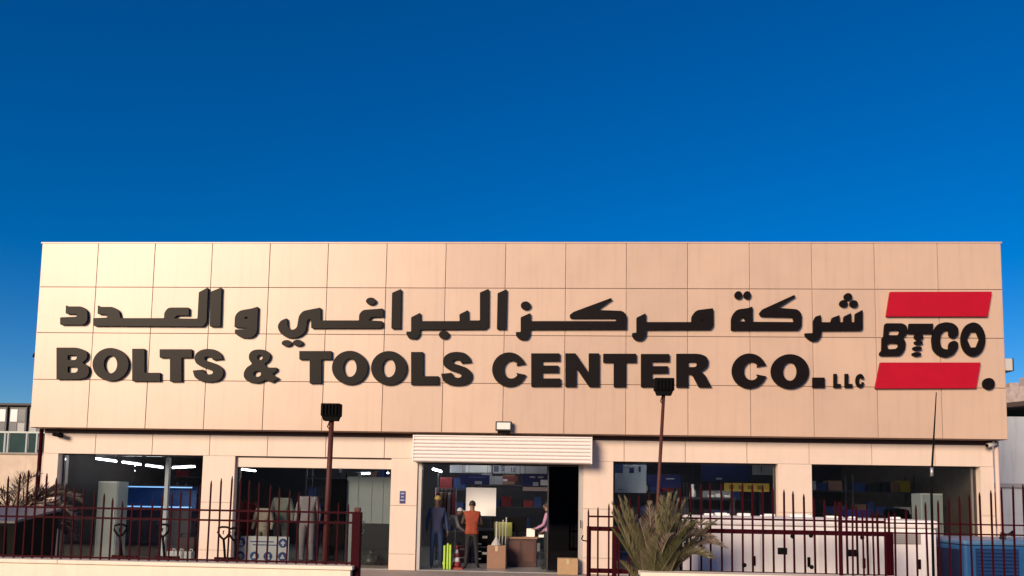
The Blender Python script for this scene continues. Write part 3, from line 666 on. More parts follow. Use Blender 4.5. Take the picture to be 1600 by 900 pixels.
    if head and hair is not None:
        hd = (Vector(J['head0'])+Vector(J['head1']))/2
        c = tw(hd+Vector((0, -.012, .022))); h = MB().ball(c, .083*k, .104*k, .098*k, 16, 0, -.25 if hair == HAIR else .05, 1)
        h.build('hair' if hair == HAIR else 'cap', hair, root)
        if hair != HAIR:
            c2 = tw(hd+Vector((0, .09, .03))); MB().ball(c2, .07*k, .06*k, .012*k, 12).build('cap_brim', hair, root)
        if face:
            for s in (-1, 1):
                MB().ball(tw(hd+Vector((s*.03, .083, .01))), .010*k, .008*k, .007*k, 8).build('eye', WHITE, root)
            MB().ball(tw(hd+Vector((0, .083, -.055))), .022*k, .008*k, .006*k, 8).build('mouth', mat('lips', (.16, .06, .05), .5), root)
    return root, wv, fs, regs
def shell(root, wv, fs, regs, want, off, name, mt, zmin=-9, zmax=9):
    """a garment: the body surface of some regions, lifted off it"""
    me = bpy.data.meshes.new('t'); me.from_pydata([tuple(v) for v in wv], [], fs); me.update()
    nn = [v.normal.copy() for v in me.vertices]; bpy.data.meshes.remove(me)
    use = [f for f, r in zip(fs, regs) if r in want and zmin < max(wv[i].z for i in f) < zmax]
    mp = {}; mb = MB()
    for f in use:
        for i in f:
            if i not in mp: mp[i] = len(mb.v); q_ = wv[i]+nn[i]*off; q_.z = max(q_.z, zmin); mb.v.append(q_)
        mb.f.append([mp[i] for i in f]); mb.mi.append(0); mb.sm.append(True)
    return mb.build(name, mt, root)

BLK = (.008, .008, .009)
p = at(736, 889, .95)
r1 = figure('person', p.x, .95, 0.0, 0.08, 1.56, dict(torso=(.05, .03, .03), sleeve=(.06, .035, .03), forearm=(.06, .035, .03), legs=BLK, shoes=BLK), 'person in an orange vest and black trousers standing in the doorway, back turned', 'person',
  dict(ell=(-.25, .03, 1.12), wrl=(-.19, .22, 1.10), hal=(-.17, .29, 1.12), elr=(.25, .03, 1.12), wrr=(.17, .22, 1.08), har=(.14, .28, 1.10), anl=(-.14, -.03, .085), tol=(-.17, .12, .035), anr=(.15, -.02, .085), tor=(.19, .12, .035), knl=(-.11, .02, .49), knr=(.12, .02, .49)), hair=HAIR)
shell(*r1, ('torso', 'legs'), .016, 'vest', mat('vest_orange', (.30, .048, .018), .8, noise=.4, nscale=9), zmin=.79)
p = at(855, 889, 1.25)
r3 = figure('person', p.x, 1.25, 0.0, 1.35, 1.56, dict(torso=(.42, .22, .36), sleeve=(.42, .22, .36), forearm=(.42, .22, .36), legs=BLK, shoes=BLK), 'person in a pink shirt and black trousers at the counter, half behind dark glass', 'person',
  dict(ell=(-.24, .05, 1.12), wrl=(-.2, .26, 1.02), hal=(-.19, .33, 1.01), elr=(.24, .02, 1.11), wrr=(.21, .18, .93), har=(.21, .24, .9)), hair=HAIR)
p = at(692, 880, 1.45)
r2 = figure('person', p.x, 1.45, 0.0, -1.2, 1.55, dict(torso=(.24, .23, .24), sleeve=(.24, .23, .24), forearm=(.24, .23, .24), legs=(.06, .055, .06), shoes=BLK), 'person in grey wearing a white cap, bending over beside the orange vested person', 'person',
  dict(waist=(0, .07, 1.07), chest=(0, .2, 1.20), neck0=(0, .31, 1.29), neck1=(0, .36, 1.33), head0=(0, .42, 1.37), head1=(0, .45, 1.43), head2=(0, .46, 1.49),
       shl=(-.165, .27, 1.26), shr=(.165, .27, 1.26), ell=(-.22, .34, 1.02), elr=(.22, .34, 1.02), wrl=(-.16, .5, .92), wrr=(.16, .5, .92), hal=(-.14, .56, .9), har=(.14, .56, .9)), hair=mat('white_cap', (.75, .74, .76), .7))
YEL = mat('helmet_yellow', (.42, .30, .05), .4)
p = at(681, 889, .95)
BL1 = (.010, .032, .095)
figure('mannequin', p.x, .95, .0, math.pi+.3, 1.66, dict(torso=(.03, .035, .09), sleeve=BL1, forearm=BL1, legs=BL1, shoes=BLK, skin=(.09, .05, .04)), 'mannequin in blue coveralls and yellow hard hat just inside the doorway', 'mannequin', hair=YEL)
def dress(px, y, H, col, label, rz=math.pi, bulk=1.12, legs=None):
    p = at(px, 880, y)
    figure('dress_form', p.x, y, 0.0, rz, H, dict(torso=col, sleeve=col, forearm=col, legs=legs or col, shoes=BLK), label, 'dress form', head=False, group='clothed dress forms in the show window', bulk=bulk)
dress(383, 1.35, 1.72, (.16, .012, .015), 'headless dress form in dark red workwear in the clothing window')
dress(408, 1.0, 1.55, (.52, .45, .34), 'headless dress form in beige workwear behind the safety sign board', legs=(.34, .30, .2))
dress(437, 1.45, 1.85, (.30, .31, .25), 'headless dress form in olive grey jacket in the clothing window')
dress(478, 1.0, 1.90, (.42, .37, .37), 'headless dress form in a grey coverall beside the safety sign board')
dress(500, 1.5, 1.70, (.02, .025, .11), 'headless dress form in navy coverall partly behind the lamp post')

# ------------------------------------------------------------------ shop contents
def rect(px0, py0, px1, py1, Y):
    a = at(px0, (py0+py1)/2, Y); b = at(px1, (py0+py1)/2, Y); c = at((px0+px1)/2, py0, Y); d = at((px0+px1)/2, py1, Y)
    return a.x, b.x, d.z, c.z
def hung(name, px0, py0, px1, py1, Y, mt, label, cat, th=.03, group=None, extra=None, ztop=3.119):
    x0, x1, z0, z1 = rect(px0, py0, px1, py1, Y)
    t = thing(name, ((x0+x1)/2, Y, z0), label, cat, group)
    MB().box((x0, Y, z0), (x1, Y+th, z1), 0, .004).build('board', mt, t)
    for xx in (x0+.08*(x1-x0), x1-.08*(x1-x0)): MB().tube([(xx, Y+th/2, z1), (xx, Y+th/2, ztop)], .004, 5).build('hanging_wire', DARKM, t)
    if extra:
        for (a, b, c, d, mm) in extra:
            MB().box((x0+(x1-x0)*a, Y-.006, z0+(z1-z0)*c), (x0+(x1-x0)*b, Y-.001, z0+(z1-z0)*d)).build('printed_patch', mm, t)
    return t, (x0, x1, z0, z1)
GREYB = mat('grey_board', (.42, .43, .47), .5, noise=.1)
DIGIT = {'5': [(0,0,.8,.18),(.62,.18,.8,.45),(0,.42,.8,.58),(0,.58,.18,.82),(0,.82,.8,1)], '1': [(.3,0,.52,1),(.12,.76,.3,.9)], '2': [(0,0,.8,.17),(0,.17,.2,.42),(0,.42,.8,.58),(.6,.58,.8,.83),(0,.83,.8,1)]}
def digits(parent, txt, x, y, z, h, mt):
    for ch in txt:
        for a, b, c, d in [(q[0], q[1], q[2], q[3]) for q in DIGIT[ch]]:
            MB().box((x+a*h*.6, y-.006, z+b*h), (x+c*h*.6, y-.001, z+d*h)).build('digit_stroke', mt, parent)
        x += h*.62
sheet, _ = hung('paper_sheet', 728, 762, 775, 806, 1.7, WHITE, 'blank white sheet hanging in the doorway behind the orange vested person', 'sheet', .006)
hung('price_board', 703, 726, 768, 739, 3.2, GREYB, 'pale grey hanging board above the doorway end of the shop', 'board', extra=[(.38, .98, .1, .95, WHITE)])
t, b = hung('price_board', 770, 727, 812, 740, 3.2, GREYB, 'pale hanging board with the figures 5 and 12', 'board', extra=[(.05, .22, .2, .9, mat('grey_blue', (.08, .1, .14), .5))])
digits(t, '5', b[0]+.33*(b[1]-b[0]), 3.19, b[2]+.07, .13, NAVY); digits(t, '12', b[0]+.66*(b[1]-b[0]), 3.19, b[2]+.04, .12, NAVY)
hung('price_board', 813, 727, 859, 740, 3.2, GREYB, 'plain grey hanging board beside the board with figures', 'board')
hung('hanging_sign', 719, 742, 765, 757, 2.6, NAVY, 'navy hanging sign with a small grey square over the white sheet', 'sign', extra=[(.5, .74, .05, .35, GREYB), (.3, .85, .72, .8, mat('sign_blue_grey', (.1, .12, .3), .5))])
hung('hanging_sign', 816, 741, 858, 760, 2.6, NAVY, 'navy hanging sign with pale lines near the dark glass', 'sign', extra=[(.28, .48, .7, .82, GREYB), (.58, .78, .7, .82, GREYB), (.4, .6, .05, .35, GREYB), (.68, .98, .1, .55, WHITE)])
hung('banner_strip', 817, 761, 858, 767, 2.65, mat('pinkish_strip', (.45, .36, .36), .6), 'narrow pale pink banner strip under the navy sign', 'banner')
hung('banner_strip', 768, 744, 785, 757, 2.9, GREYB, 'short grey banner beside the navy sign over the sheet', 'banner')
hung('banner_strip', 786, 744, 809, 752, 2.9, mat('red_strip', (.22, .05, .05), .6), 'short dull red banner strip above the counter', 'banner', extra=[(.0, .3, .0, .4, WHITE)])
def stand_box(name, px0, py0, px1, py1, Y, dp, mt, label, cat, group=None, z0=None, parts=None, bev=.008):
    x0, x1, a, z1 = rect(px0, py0, px1, py1, Y); zb = 0.001 if z0 is None else z0
    t = thing(name, ((x0+x1)/2, Y+dp/2, zb), label, cat, group)
    MB().box((x0, Y, zb), (x1, Y+dp, z1), 0, bev).build('casing', mt, t)
    if parts: parts(t, x0, x1, zb, z1, Y)
    return t, (x0, x1, zb, z1)
def tape(t, x0, x1, z0, z1, Y):
    MB().box(((x0+x1)/2-.03, Y-.003, z1-.12), ((x0+x1)/2+.03, Y-.0005, z1-.004)).build('packing_tape', mat('tape', (.48, .38, .24), .3), t)
    MB().box((x0+.02, Y+.02, z1+.0005), (x1-.02, Y+.1, z1+.005)).build('flap', CARD, t)
_, bx = stand_box('carton', 761, 853, 790, 889, 1.1, .4, CARD2, 'brown carton with a grey funnel on top in the doorway', 'carton', parts=tape)
fx = (bx[0]+bx[1])/2
tag(MB().lathe((fx-.02, 1.3, bx[3]+.006), [(.13, 0), (.12, .02), (.05, .13), (.02, .2), (.018, .55)], 14).build('funnel', mat('grey_plastic', (.36, .36, .35), .5)), 'tall grey plastic funnel standing on the brown carton', 'funnel')
stand_box('carton', 871, 873, 903, 893, .17, .33, CARD, 'tan carton on the ground before the dark door glass', 'carton', z0=-.0185, parts=tape)
def counter_parts(t, x0, x1, z0, z1, Y):
    MB().box((x0-.03, Y-.03, z1+.001), (x1+.03, Y+.63, z1+.04), 0, .006).build('counter_top', CARD2, t)
    for k in range(2): MB().box((x0+.04+k*(x1-x0)/2, Y-.012, .12), (x0+(k+1)*(x1-x0)/2-.04, Y-.001, z1-.06), 0, .004).build('front_panel', mat('panel_wood', (.07, .025, .02), .5), t)
_, cb = stand_box('counter', 792, 842, 838, 885, 1.75, .6, mat('dark_wood', (.055, .02, .017), .5, noise=.3), 'dark reddish wooden counter beyond the brown carton', 'counter', parts=counter_parts)
cz = cb[3]+.041
PAL_ = {'b': mat('case_blue', (.01, .02, .07), .5), 'k': BLACK, 'r': mat('case_red', (.10, .012, .012), .5)}
mx_ = at(808, 820, 2.0).x
t = thing('monitor', (mx_, 2.0, cz), 'black computer monitor on the dark counter seen from behind', 'monitor')
MB().box((mx_-.23, 1.98, cz+.12), (mx_+.23, 2.03, cz+.46), 0, .02).build('screen_housing', BLACK, t)
MB().box((mx_-.03, 2.0, cz+.02), (mx_+.03, 2.04, cz+.2)).build('neck', BLACK, t); MB().box((mx_-.12, 1.93, cz+.001), (mx_+.12, 2.12, cz+.02), 0, .005).build('foot', BLACK, t)
tag(MB().box((cb[0]+.75, 1.78, cz+.001), (cb[0]+.98, 2.02, cz+.06), 0, .01).build('paper_stack', WHITE), 'stack of white papers at the counter end beside the pink shirted person', 'papers')
for i, (px, py0, py1, Y, w, mt_, lab) in enumerate((
    (787, 790, 799, 1.9, .42, mat('lime_box', (.30, .33, .07), .6), 'dull lime box on the counter beside the monitor'),
    (829, 826, 842, 1.95, .2, M['white_board'], 'white box on the counter end near the pink shirted person'))):
    p_ = at(px, py1, Y)
    tag(MB().box((p_.x-w/2, Y, cz+.001), (p_.x+w/2, Y+.22, cz+(.2 if i else .34)), 0, .012).build('box', mt_), lab, 'box')
for i, (px, h, mt_, lab) in enumerate(((748, .55, PAL_['b'], 'stack of dark blue tool cases on the floor behind the orange vested person'), (757, .8, PAL_['k'], 'tall black tool trolley behind the brown carton'), (722, .42, PAL_['r'], 'low dark red tool chest behind the cone'))):
    p_ = at(px, 885, 2.6); t = thing('tool_case', (p_.x, 2.7, 0), lab, 'tool case')
    n_ = 3 if i == 0 else 2
    for k in range(n_):
        c_ = MB().box((p_.x-.2, 2.55, .002+k*h/n_), (p_.x+.2, 2.9, (k+1)*h/n_-.004), 0, .02).build('case', mt_, t)
        MB().box((p_.x-.06, 2.53, (k+.55)*h/n_), (p_.x+.06, 2.549, (k+.7)*h/n_)).build('latch', STEEL, c_)
for i, px in enumerate((779, 784, 789)):
    p_ = at(px, 850, 1.55); h = 1.05+.06*i
    t = thing('broom', (p_.x, 1.6, 0), 'pale long handled tool standing behind the brown carton', 'tool', 'long handled tools behind the brown carton')
    MB().tube([(p_.x, 1.6, .12), (p_.x+.02, 1.62, h)], .016, 6).build('shaft', mat('pale_wood', (.42, .42, .36), .6), t); MB().box((p_.x-.03, 1.56, .001), (p_.x+.03, 1.64, .14), 0, .01).build('tool_head', GREYM, t)
# lime barrier, cone
t = thing('folding_barrier', (at(699, 885, .7).x, .75, .001), 'lime green folding safety barrier leaning inside the doorway', 'barrier')
LIME = mat('lime', (.36, .55, .04), .5)
for px, h in ((694, .53), (699, .58), (703, .55)):
    x = at(px, 880, .72).x; MB().box((x-.022, .7, .001), (x+.022, .76, h), 0, .01).build('barrier_panel', LIME, t)
MB().box((at(691, 880, .72).x, .765, .1), (at(706, 880, .72).x, .78, .16)).build('hinge_rail', LIME, t)
cx_ = at(713, 885, .95).x
t = thing('traffic_cone', (cx_, .95, .001), 'red and white traffic cone beside the lime barrier', 'cone')
prof = [(.15, .0), (.15, .03)]
MB().box((cx_-.16, .79, .001), (cx_+.16, 1.11, .03), 0, .005).build('cone_base', mat('cone_red', (.30, .03, .025), .5), t)
for i, (z0, z1) in enumerate(((.03, .15), (.15, .25), (.25, .34), (.34, .43), (.43, .52))):
    r_ = lambda z: .11*(1-z/.6)
    MB().lathe((cx_, .95, 0), [(r_(z0), z0+.001), (r_(z1), z1)], 16).build('cone_band', M['cone_red'] if i % 2 == 0 else WHITE, t)
# flower / clothing rack by the mannequin
t = thing('clothes_rail', (at(694, 885, 1.95).x, 1.95, 0), 'clothes rail with patterned red shirts behind the mannequin', 'rail')
x = at(694, 885, 1.95).x
MB().tube([(x-.25, 1.95, .002), (x-.25, 1.95, 1.85), (x+.25, 1.95, 1.85), (x+.25, 1.95, .002)], .014, 6).build('frame', STEEL, t)
for k, c in enumerate(((.25, .03, .03), (.30, .18, .13), (.14, .06, .04), (.35, .28, .24), (.2, .02, .04))):
    xx = x-.2+k*.1; w = .035
    MB().prismx([(1.77, .95), (2.13, .95), (2.12, 1.6), (2.03, 1.72), (1.95, 1.75), (1.87, 1.72), (1.78, 1.6)], xx-w, xx+w).build('shirt', mat('shirt%d' % k, c, .8, noise=.6, nscale=22), t)
    MB().tube([(xx, 1.95, 1.75), (xx, 1.95, 1.84)], .004, 5).build('hanger_hook', STEEL, t)
tag(MB().box((at(777, 800, 2.2).x, 2.2, cz+.0), (at(801, 800, 2.2).x, 2.4, cz+.001)).build('tray', GREYB), 'thin grey tray on the far end of the dark counter', 'tray') if False else None

# racks with cartons
RACKM = mat('rack_steel', (.07, .07, .085), .5, metal=.3)
PAL = {'blue': mat('carton_blue', (.02, .045, .16), .6), 'white': mat('carton_white', (.45, .45, .46), .6), 'brown': CARD2, 'yellow': mat('carton_yellow', (.42, .32, .03), .6), 'red': mat('carton_red', (.22, .02, .025), .6), 'dark': mat('carton_black', (.02, .02, .022), .6)}
def rack(x0, x1, Y, levels, where, dens=.62, dp=.5):
    t = thing('storage_rack', ((x0+x1)/2, Y+dp/2, 0), 'tall dark steel storage rack '+where, 'rack')
    for xx in (x0, x1):
        for yy in (Y, Y+dp): MB().box((xx-.02, yy-.02, .001), (xx+.02, yy+.02, levels[-1]+.4)).build('upright', RACKM, t)
    for z in levels: MB().box((x0+.021, Y, z-.03), (x1-.021, Y+dp, z)).build('shelf', RACKM, t)
    for li, z in enumerate(levels):
        lv_ = ('lowest', 'second', 'third', 'top')[li]
        x = x0+.05
        while x < x1-.25:
            w = random.uniform(.16, .34)
            if random.random() < dens and x+w < x1-.03:
                cn = random.choices(list(PAL), (4, 1.5, 2, .7, 1, 3))[0]; h = random.uniform(.14, .3)
                o = MB().box((x, Y+.02, z+.001), (x+w, Y+.38, z+h), 0, .004).build('carton', PAL[cn])
                tag(o, '%s carton on %s shelf, rack %s' % ({'dark': 'black'}.get(cn, cn), lv_, where), 'carton', '%s cartons, %s shelf, %s' % ({'dark': 'black'}.get(cn, cn), lv_, where))
            x += w+.03
rack(2.6, 4.2, 2.6, (.15, .75, 1.3, 1.85), 'behind the show window next to the doorway')
rack(4.5, 6.3, 2.9, (.15, .7, 1.2, 1.7), 'behind the yellow boxes')
rack(6.9, 8.4, 2.4, (.15, .8, 1.4, 1.95), 'in the corner window')
rack(8.7, 10.2, 3.2, (.15, .8, 1.4, 1.95), 'behind the pale locker', .8)
rack(-1.9, -1.0, 3.4, (.2, .75, 1.3, 1.85), 'left of the doorway aisle'.replace('left of', 'beside'), .9)
rack(-10.2, -9.0, 3.6, (.15, .8, 1.5), 'behind the pale grey locker', .7)
rack(-.9, 1.0, 4.4, (.2, .8, 1.4, 2.0), 'at the far end of the doorway aisle', .85)
rack(-9.9, -8.6, 5.2, (.15, .8, 1.5, 2.1), 'deep behind the pallet truck window', .5)
rack(-5.6, -3.0, 4.0, (.2, .9, 1.6, 2.1), 'behind the dress forms')
hung('hanging_sign', 961, 726, 1010, 770, 1.5, mat('pale_blue_board', (.36, .42, .50), .5, noise=.2), 'pale blue grey hanging board beside the doorway pillar', 'board', extra=[(.1, .3, .1, .12, NAVY), (.45, .6, .7, .9, NAVY), (.75, .82, .75, .95, NAVY), (.0, .25, .7, 1, M['carton_blue'])])
hung('hanging_sign', 1012, 742, 1064, 762, 1.9, NAVY, 'navy hanging sign behind the rusty lamp post', 'sign', extra=[(.55, .8, .65, .75, GREYB)])
hung('hanging_sign', 1096, 726, 1172, 752, 2.3, mat('deep_blue_sign', (.01, .02, .09), .5), 'deep blue hanging banner beside the board with figure 1', 'sign', extra=[(.3, .42, .1, .2, GREYB)])
t, b = hung('price_board', 1176, 726, 1208, 742, 1.4, M['pale_blue_board'], 'pale blue hanging board with the figure 1', 'board'); digits(t, '1', b[0]+.35*(b[1]-b[0]), 1.39, b[2]+.05, .14, NAVY)
x0, x1, z0, z1 = rect(1132, 755, 1202, 768, 1.6)
t = thing('yellow_banner', ((x0+x1)/2, 1.6, z0), 'dull yellow banner hanging low in the window by the doorway', 'banner')
MB().box((x0, 1.6, z0), (x1, 1.62, z1)).build('board', mat('dull_yellow', (.50, .38, .06), .6, noise=.3, nscale=12), t)
for k in range(4): MB().box((x0+.1+k*.22, 1.593, z0+.05), (x0+.22+k*.22, 1.599, z1-.05)).build('printed_patch', mat('mustard', (.17, .11, .02), .6), t)
for xx in (x0+.06, x1-.06): MB().tube([(xx, 1.61, z1), (xx, 1.61, 3.119)], .004, 5).build('hanging_wire', DARKM, t)
# bright bottle on a little shelf table
def table(px0, px1, py, Y, dp, label):
    x0, x1, _, z = rect(px0, py, px1, py+30, Y)
    t = thing('display_table', ((x0+x1)/2, Y+dp/2, 0), label, 'table')
    MB().box((x0, Y, z-.03), (x1, Y+dp, z)).build('table_top', RACKM, t)
    for xx in (x0+.04, x1-.04):
        for yy in (Y+.04, Y+dp-.04): MB().box((xx-.02, yy-.02, .001), (xx+.02, yy+.02, z-.031)).build('leg', RACKM, t)
    return x0, x1, z
x0, x1, zt = table(1068, 1150, 777, 1.1, .45, 'dark display table holding a white bottle and packets behind glass')
xx = at(1083, 770, 1.2).x
t = thing('bottle', (xx, 1.25, zt), 'bright white bottle standing on the dark display table', 'bottle')
MB().lathe((xx, 1.25, zt+.001), [(.07, 0), (.075, .02), (.07, .13), (.03, .19), (.028, .24)], 14).build('bottle_body', WHITE, t); MB().lathe((xx, 1.25, zt+.242), [(.034, 0), (.034, .05)], 12).build('cap', WHITE, t)
for px in (1112, 1124, 1137):
    xx = at(px, 772, 1.2).x; tag(MB().box((xx-.06, 1.2, zt+.001), (xx+.06, 1.4, zt+random.uniform(.05, .1)), 0, .015).build('packet', WHITE), 'small white packet on the display table beside the white bottle', 'packet', 'packets on the display table')
# corner window
def locker_parts(t, x0, x1, z0, z1, Y):
    MB().box((x0+.02, Y-.015, .08), (x1-.02, Y-.001, z1-.03), 0, .004).build('door', PALE, t)
    MB().box((x1-.08, Y-.03, 1.0), (x1-.06, Y-.016, 1.2)).build('handle', STEEL, t)
stand_box('locker', 1440, 771, 1474, 860, 1.3, .5, mat('pale_locker', (.62, .68, .64), .5), 'tall pale green locker standing in the corner show window', 'locker', parts=locker_parts)
stand_box('crate', 1322, 797, 1360, 870, 1.0, .5, mat('blue_crate', (.015, .02, .16), .5), 'royal blue crate stand in the corner show window', 'crate', parts=lambda t, x0, x1, z0, z1, Y: [MB().box((x0+.05, Y-.02, z0+.2+k*.25), (x1-.05, Y-.001, z0+.28+k*.25)).build('slat', NAVY, t) for k in range(4)] and None)
stand_box('machine_cover', 1395, 795, 1425, 860, 1.6, .6, BLACK, 'black covered machine beside the pale locker', 'machine', bev=.12)
# pallet truck window
stand_box('locker', 150, 752, 182, 880, 1.3, .45, mat('pale_locker2', (.66, .70, .66), .5), 'pale grey locker behind the first show window', 'locker', parts=locker_parts)
px = at(259, 800, 1.15).x
t = thing('interior_post', (px, 1.15, 0), 'slim white interior post behind the pallet truck window', 'post')
MB().box((px-.045, 1.1, .02), (px+.045, 1.2, 2.45), 0, .005).build('shaft', WHITE, t); MB().box((px-.09, 1.05, .001), (px+.09, 1.25, .019)).build('base_plate', STEEL, t); MB().box((px-.02, 1.13, 2.451), (px+.02, 1.17, 3.119)).build('top_rod', STEEL, t)
x0, x1, z0, z1 = rect(186, 760, 300, 794, 2.6)
t = thing('display_case', ((x0+x1)/2, 2.9, 0), 'blue lit display case with glowing strips behind the pallet trucks', 'display case')
MB().box((x0, 2.85, z0), (x1, 2.9, z1)).build('back_panel', mat('display_blue', (.02, .09, .30), .5), t)
MB().box((x0, 2.6, .001), (x1, 2.9, z0-.001)).build('cabinet', mat('cabinet_violet', (.03, .025, .05), .5), t)
for zz in (z0+.02, z1-.03): MB().box((x0+.02, 2.61, zz), (x1-.02, 2.63, zz+.03)).build('light_strip', mat('blue_tube', (.4, .6, .9), .4, emit=(.25, .55, 1), estr=1.6), t)
MB().box((x0, 2.6, z1), (x1, 2.9, z1+.03)).build('top', M['cabinet_violet'], t)
def can(px, mt, label, h=.26):
    x = at(px, 875, .95).x; t = thing('jerrycan', (x, .95, .0), label, 'jerrycan', 'white cans on the shop floor')
    MB().box((x-.09, .9, .001), (x+.09, 1.1, h), 0, .025).build('can_body', mt, t); MB().lathe((x-.03, 1.0, h), [(.03, 0), (.03, .05)], 10).build('cap', RED, t)
    MB().tube([(x-.01, 1.0, h-.01), (x+.02, 1.0, h+.05), (x+.07, 1.0, h+.04), (x+.08, 1.0, h-.01)], .012, 6).build('handle', mt, t)
for px in (267, 279, 294): can(px, WHITE, 'white plastic can on the shop floor beside the dark machine')
stand_box('compressor', 276, 840, 303, 872, 1.3, .5, mat('dark_red_machine', (.05, .012, .015), .5), 'dark red boxy machine behind the white cans', 'machine', parts=lambda t, x0, x1, z0, z1, Y: MB().tube([(x0+.05, Y+.1, z1), (x0+.05, Y+.1, z1+.08), (x1-.05, Y+.1, z1+.08), (x1-.05, Y+.1, z1)], .015, 6).build('handle', BLACK, t))
# safety sign board
x0, x1, z0, z1 = rect(367, 838, 451, 880, .78)
t = thing('safety_board', ((x0+x1)/2, .8, 0), 'white safety board with blue round mandatory symbols at the clothing window', 'sign')
MB().box((x0, .78, .001), (x1, .80, z1), 0, .003).build('board', WHITE, t)
SB = mat('safety_blue', (.02, .07, .26), .5)
def cyl_y(c, r, y, d, n=20): return MB().prism([(c[0]+r*math.cos(2*math.pi*k/n), c[1]+r*math.sin(2*math.pi*k/n)) for k in range(n)], y, y+d)
for i, (u_, v_) in enumerate(((.11, .76), (.11, .26), (.37, .26), (.62, .26), (.89, .76), (.89, .26))):
    c = (x0+(x1-x0)*u_, z0+(z1-z0)*v_); r_ = .105
    s_ = cyl_y(c, r_, .775, .004).build('round_symbol', SB, t)
    k = i % 3
    if k == 0: MB().add(*(lambda q: (q.v, q.f))(cyl_y((c[0], c[1]+.02), .035, .771, .003, 14))).box((c[0]-.045, .771, c[1]-.07), (c[0]+.045, .774, c[1]-.02)).build('pictogram', WHITE, s_)
    elif k == 1: MB().box((c[0]-.05, .771, c[1]-.015), (c[0]+.05, .774, c[1]+.02)).box((c[0]-.02, .7705, c[1]-.06), (c[0]+.02, .7738, c[1]+.055)).build('pictogram', WHITE, s_)
    else: MB().prism([(c[0]-.06, c[1]-.05), (c[0]+.06, c[1]-.05), (c[0]+.03, c[1]+.01), (c[0], c[1]+.06), (c[0]-.03, c[1]+.01)], .771, .774).build('pictogram', WHITE, s_)
for k in range(2): MB().box((x0+(x1-x0)*(.28+.05*k), .776, z0+(z1-z0)*(.78-.12*k)), (x0+(x1-x0)*(.72+.05*k), .7795, z0+(z1-z0)*(.82-.12*k))).build('text_line', SB, t)
stand_box('partition', 541, 745, 612, 816, 1.2, .06, PALE, 'pale draped partition panel at the edge of the clothing window', 'partition', z0=None, parts=lambda t, x0, x1, z0, z1, Y: [MB().box((x0+(x1-x0)*u_-.012, Y-.012, .9), (x0+(x1-x0)*u_+.012, Y-.001, z1-.02)).build('fold', PALE, t) for u_ in (.25, .55, .8)] and None)
stand_box('cabinet', 512, 748, 538, 880, 1.1, .5, BLACK, 'tall black cabinet behind the lamp post in the clothing window', 'cabinet', parts=locker_parts if False else None)
stand_box('cabinet', 560, 818, 612, 880, 1.12, .07, mat('black_green', (.006, .012, .012), .5), 'low black cabinet under the pale partition', 'cabinet')
t = thing('rubbish_bag', (at(580, 885, .85).x, .85, 0), 'dark olive rubbish bag standing inside the clothing window', 'bag'); xx = at(580, 885, .85).x
MB().lathe((xx, .85, .002), [(.12, 0), (.19, .05), (.20, .15), (.15, .25), (.05, .31), (.03, .33), (.06, .37)], 14).build('bag_body', mat('bag_olive', (.05, .06, .05), .35, noise=.4, nscale=14, bump=1.0, bscale=18), t)
MB().tube([(xx-.03, .85, .33), (xx+.03, .85, .33)], .03, 8).build('tie', PALE, t)
# pendant tube lights
def tubes(p0, p1, n, zc, where):
    a, b = (at(*p0), at(*p1)) if zc is None else (atz(*p0, zc), atz(*p1, zc)); zc = zc or a.z
    for i in range(n):
        q0 = a.lerp(b, i/n+.04); q1 = a.lerp(b, (i+1)/n-.04)
        t = thing('tube_light', ((q0.x+q1.x)/2, (q0.y+q1.y)/2, zc), 'lit fluorescent tube hanging '+where, 'light', 'fluorescent tubes '+where)
        MB().tube([q0, q1], .02, 8).build('tube', TUBE, t)
        up_ = Vector((0, 0, .03)); MB().tube([q0+up_*1.35, q1+up_*1.35], .018, 6).build('reflector', WHITE, t)
        for q in (q0, q1): MB().tube([q+up_*1.9, (q.x, q.y, 3.119)], .004, 5).build('hanging_wire', DARKM, t)
tubes((145, 716, .95), (258, 731, 4.0), 3, None, 'above the pallet truck window')
tubes((268, 731, 2.0), (306, 729, 2.0), 1, None, 'past the white post')
tubes((540, 741), (610, 739), 1, 2.3, 'over the pale partition')
tubes((375, 733), (400, 736), 1, 2.33, 'over the red dress form')
tubes((676, 733), (690, 737), 1, 2.3, 'just inside the doorway')

for i, (x, y) in enumerate(((-8.6, 4.0), (-4.9, .95), (3.6, 1.0), (-4.4, 2.6), (-.4, 2.4), (.6, 3.6), (3.4, 2.0), (5.4, 2.2), (8.6, 2.0), (-.5, 6.5), (4.4, 6.0), (8.4, 6.0), (-4.6, 6.4))):  # extra tubes above the view, added to brighten the shop interior
    t = thing('tube_light', (x, y, 3.0), 'lit fluorescent tube close under the shop ceiling', 'light', 'fluorescent tubes under the shop ceiling')
    MB().tube([(x-.6, y, 3.02), (x+.6, y, 3.02)], .02, 8).build('tube', TUBE, t); MB().box((x-.65, y-.05, 3.06), (x+.65, y+.05, 3.118)).build('reflector', WHITE, t)
    for q in (-.55, .55): MB().box((x+q-.02, y-.02, 3.035), (x+q+.02, y+.02, 3.059)).build('lamp_holder', WHITE, t)
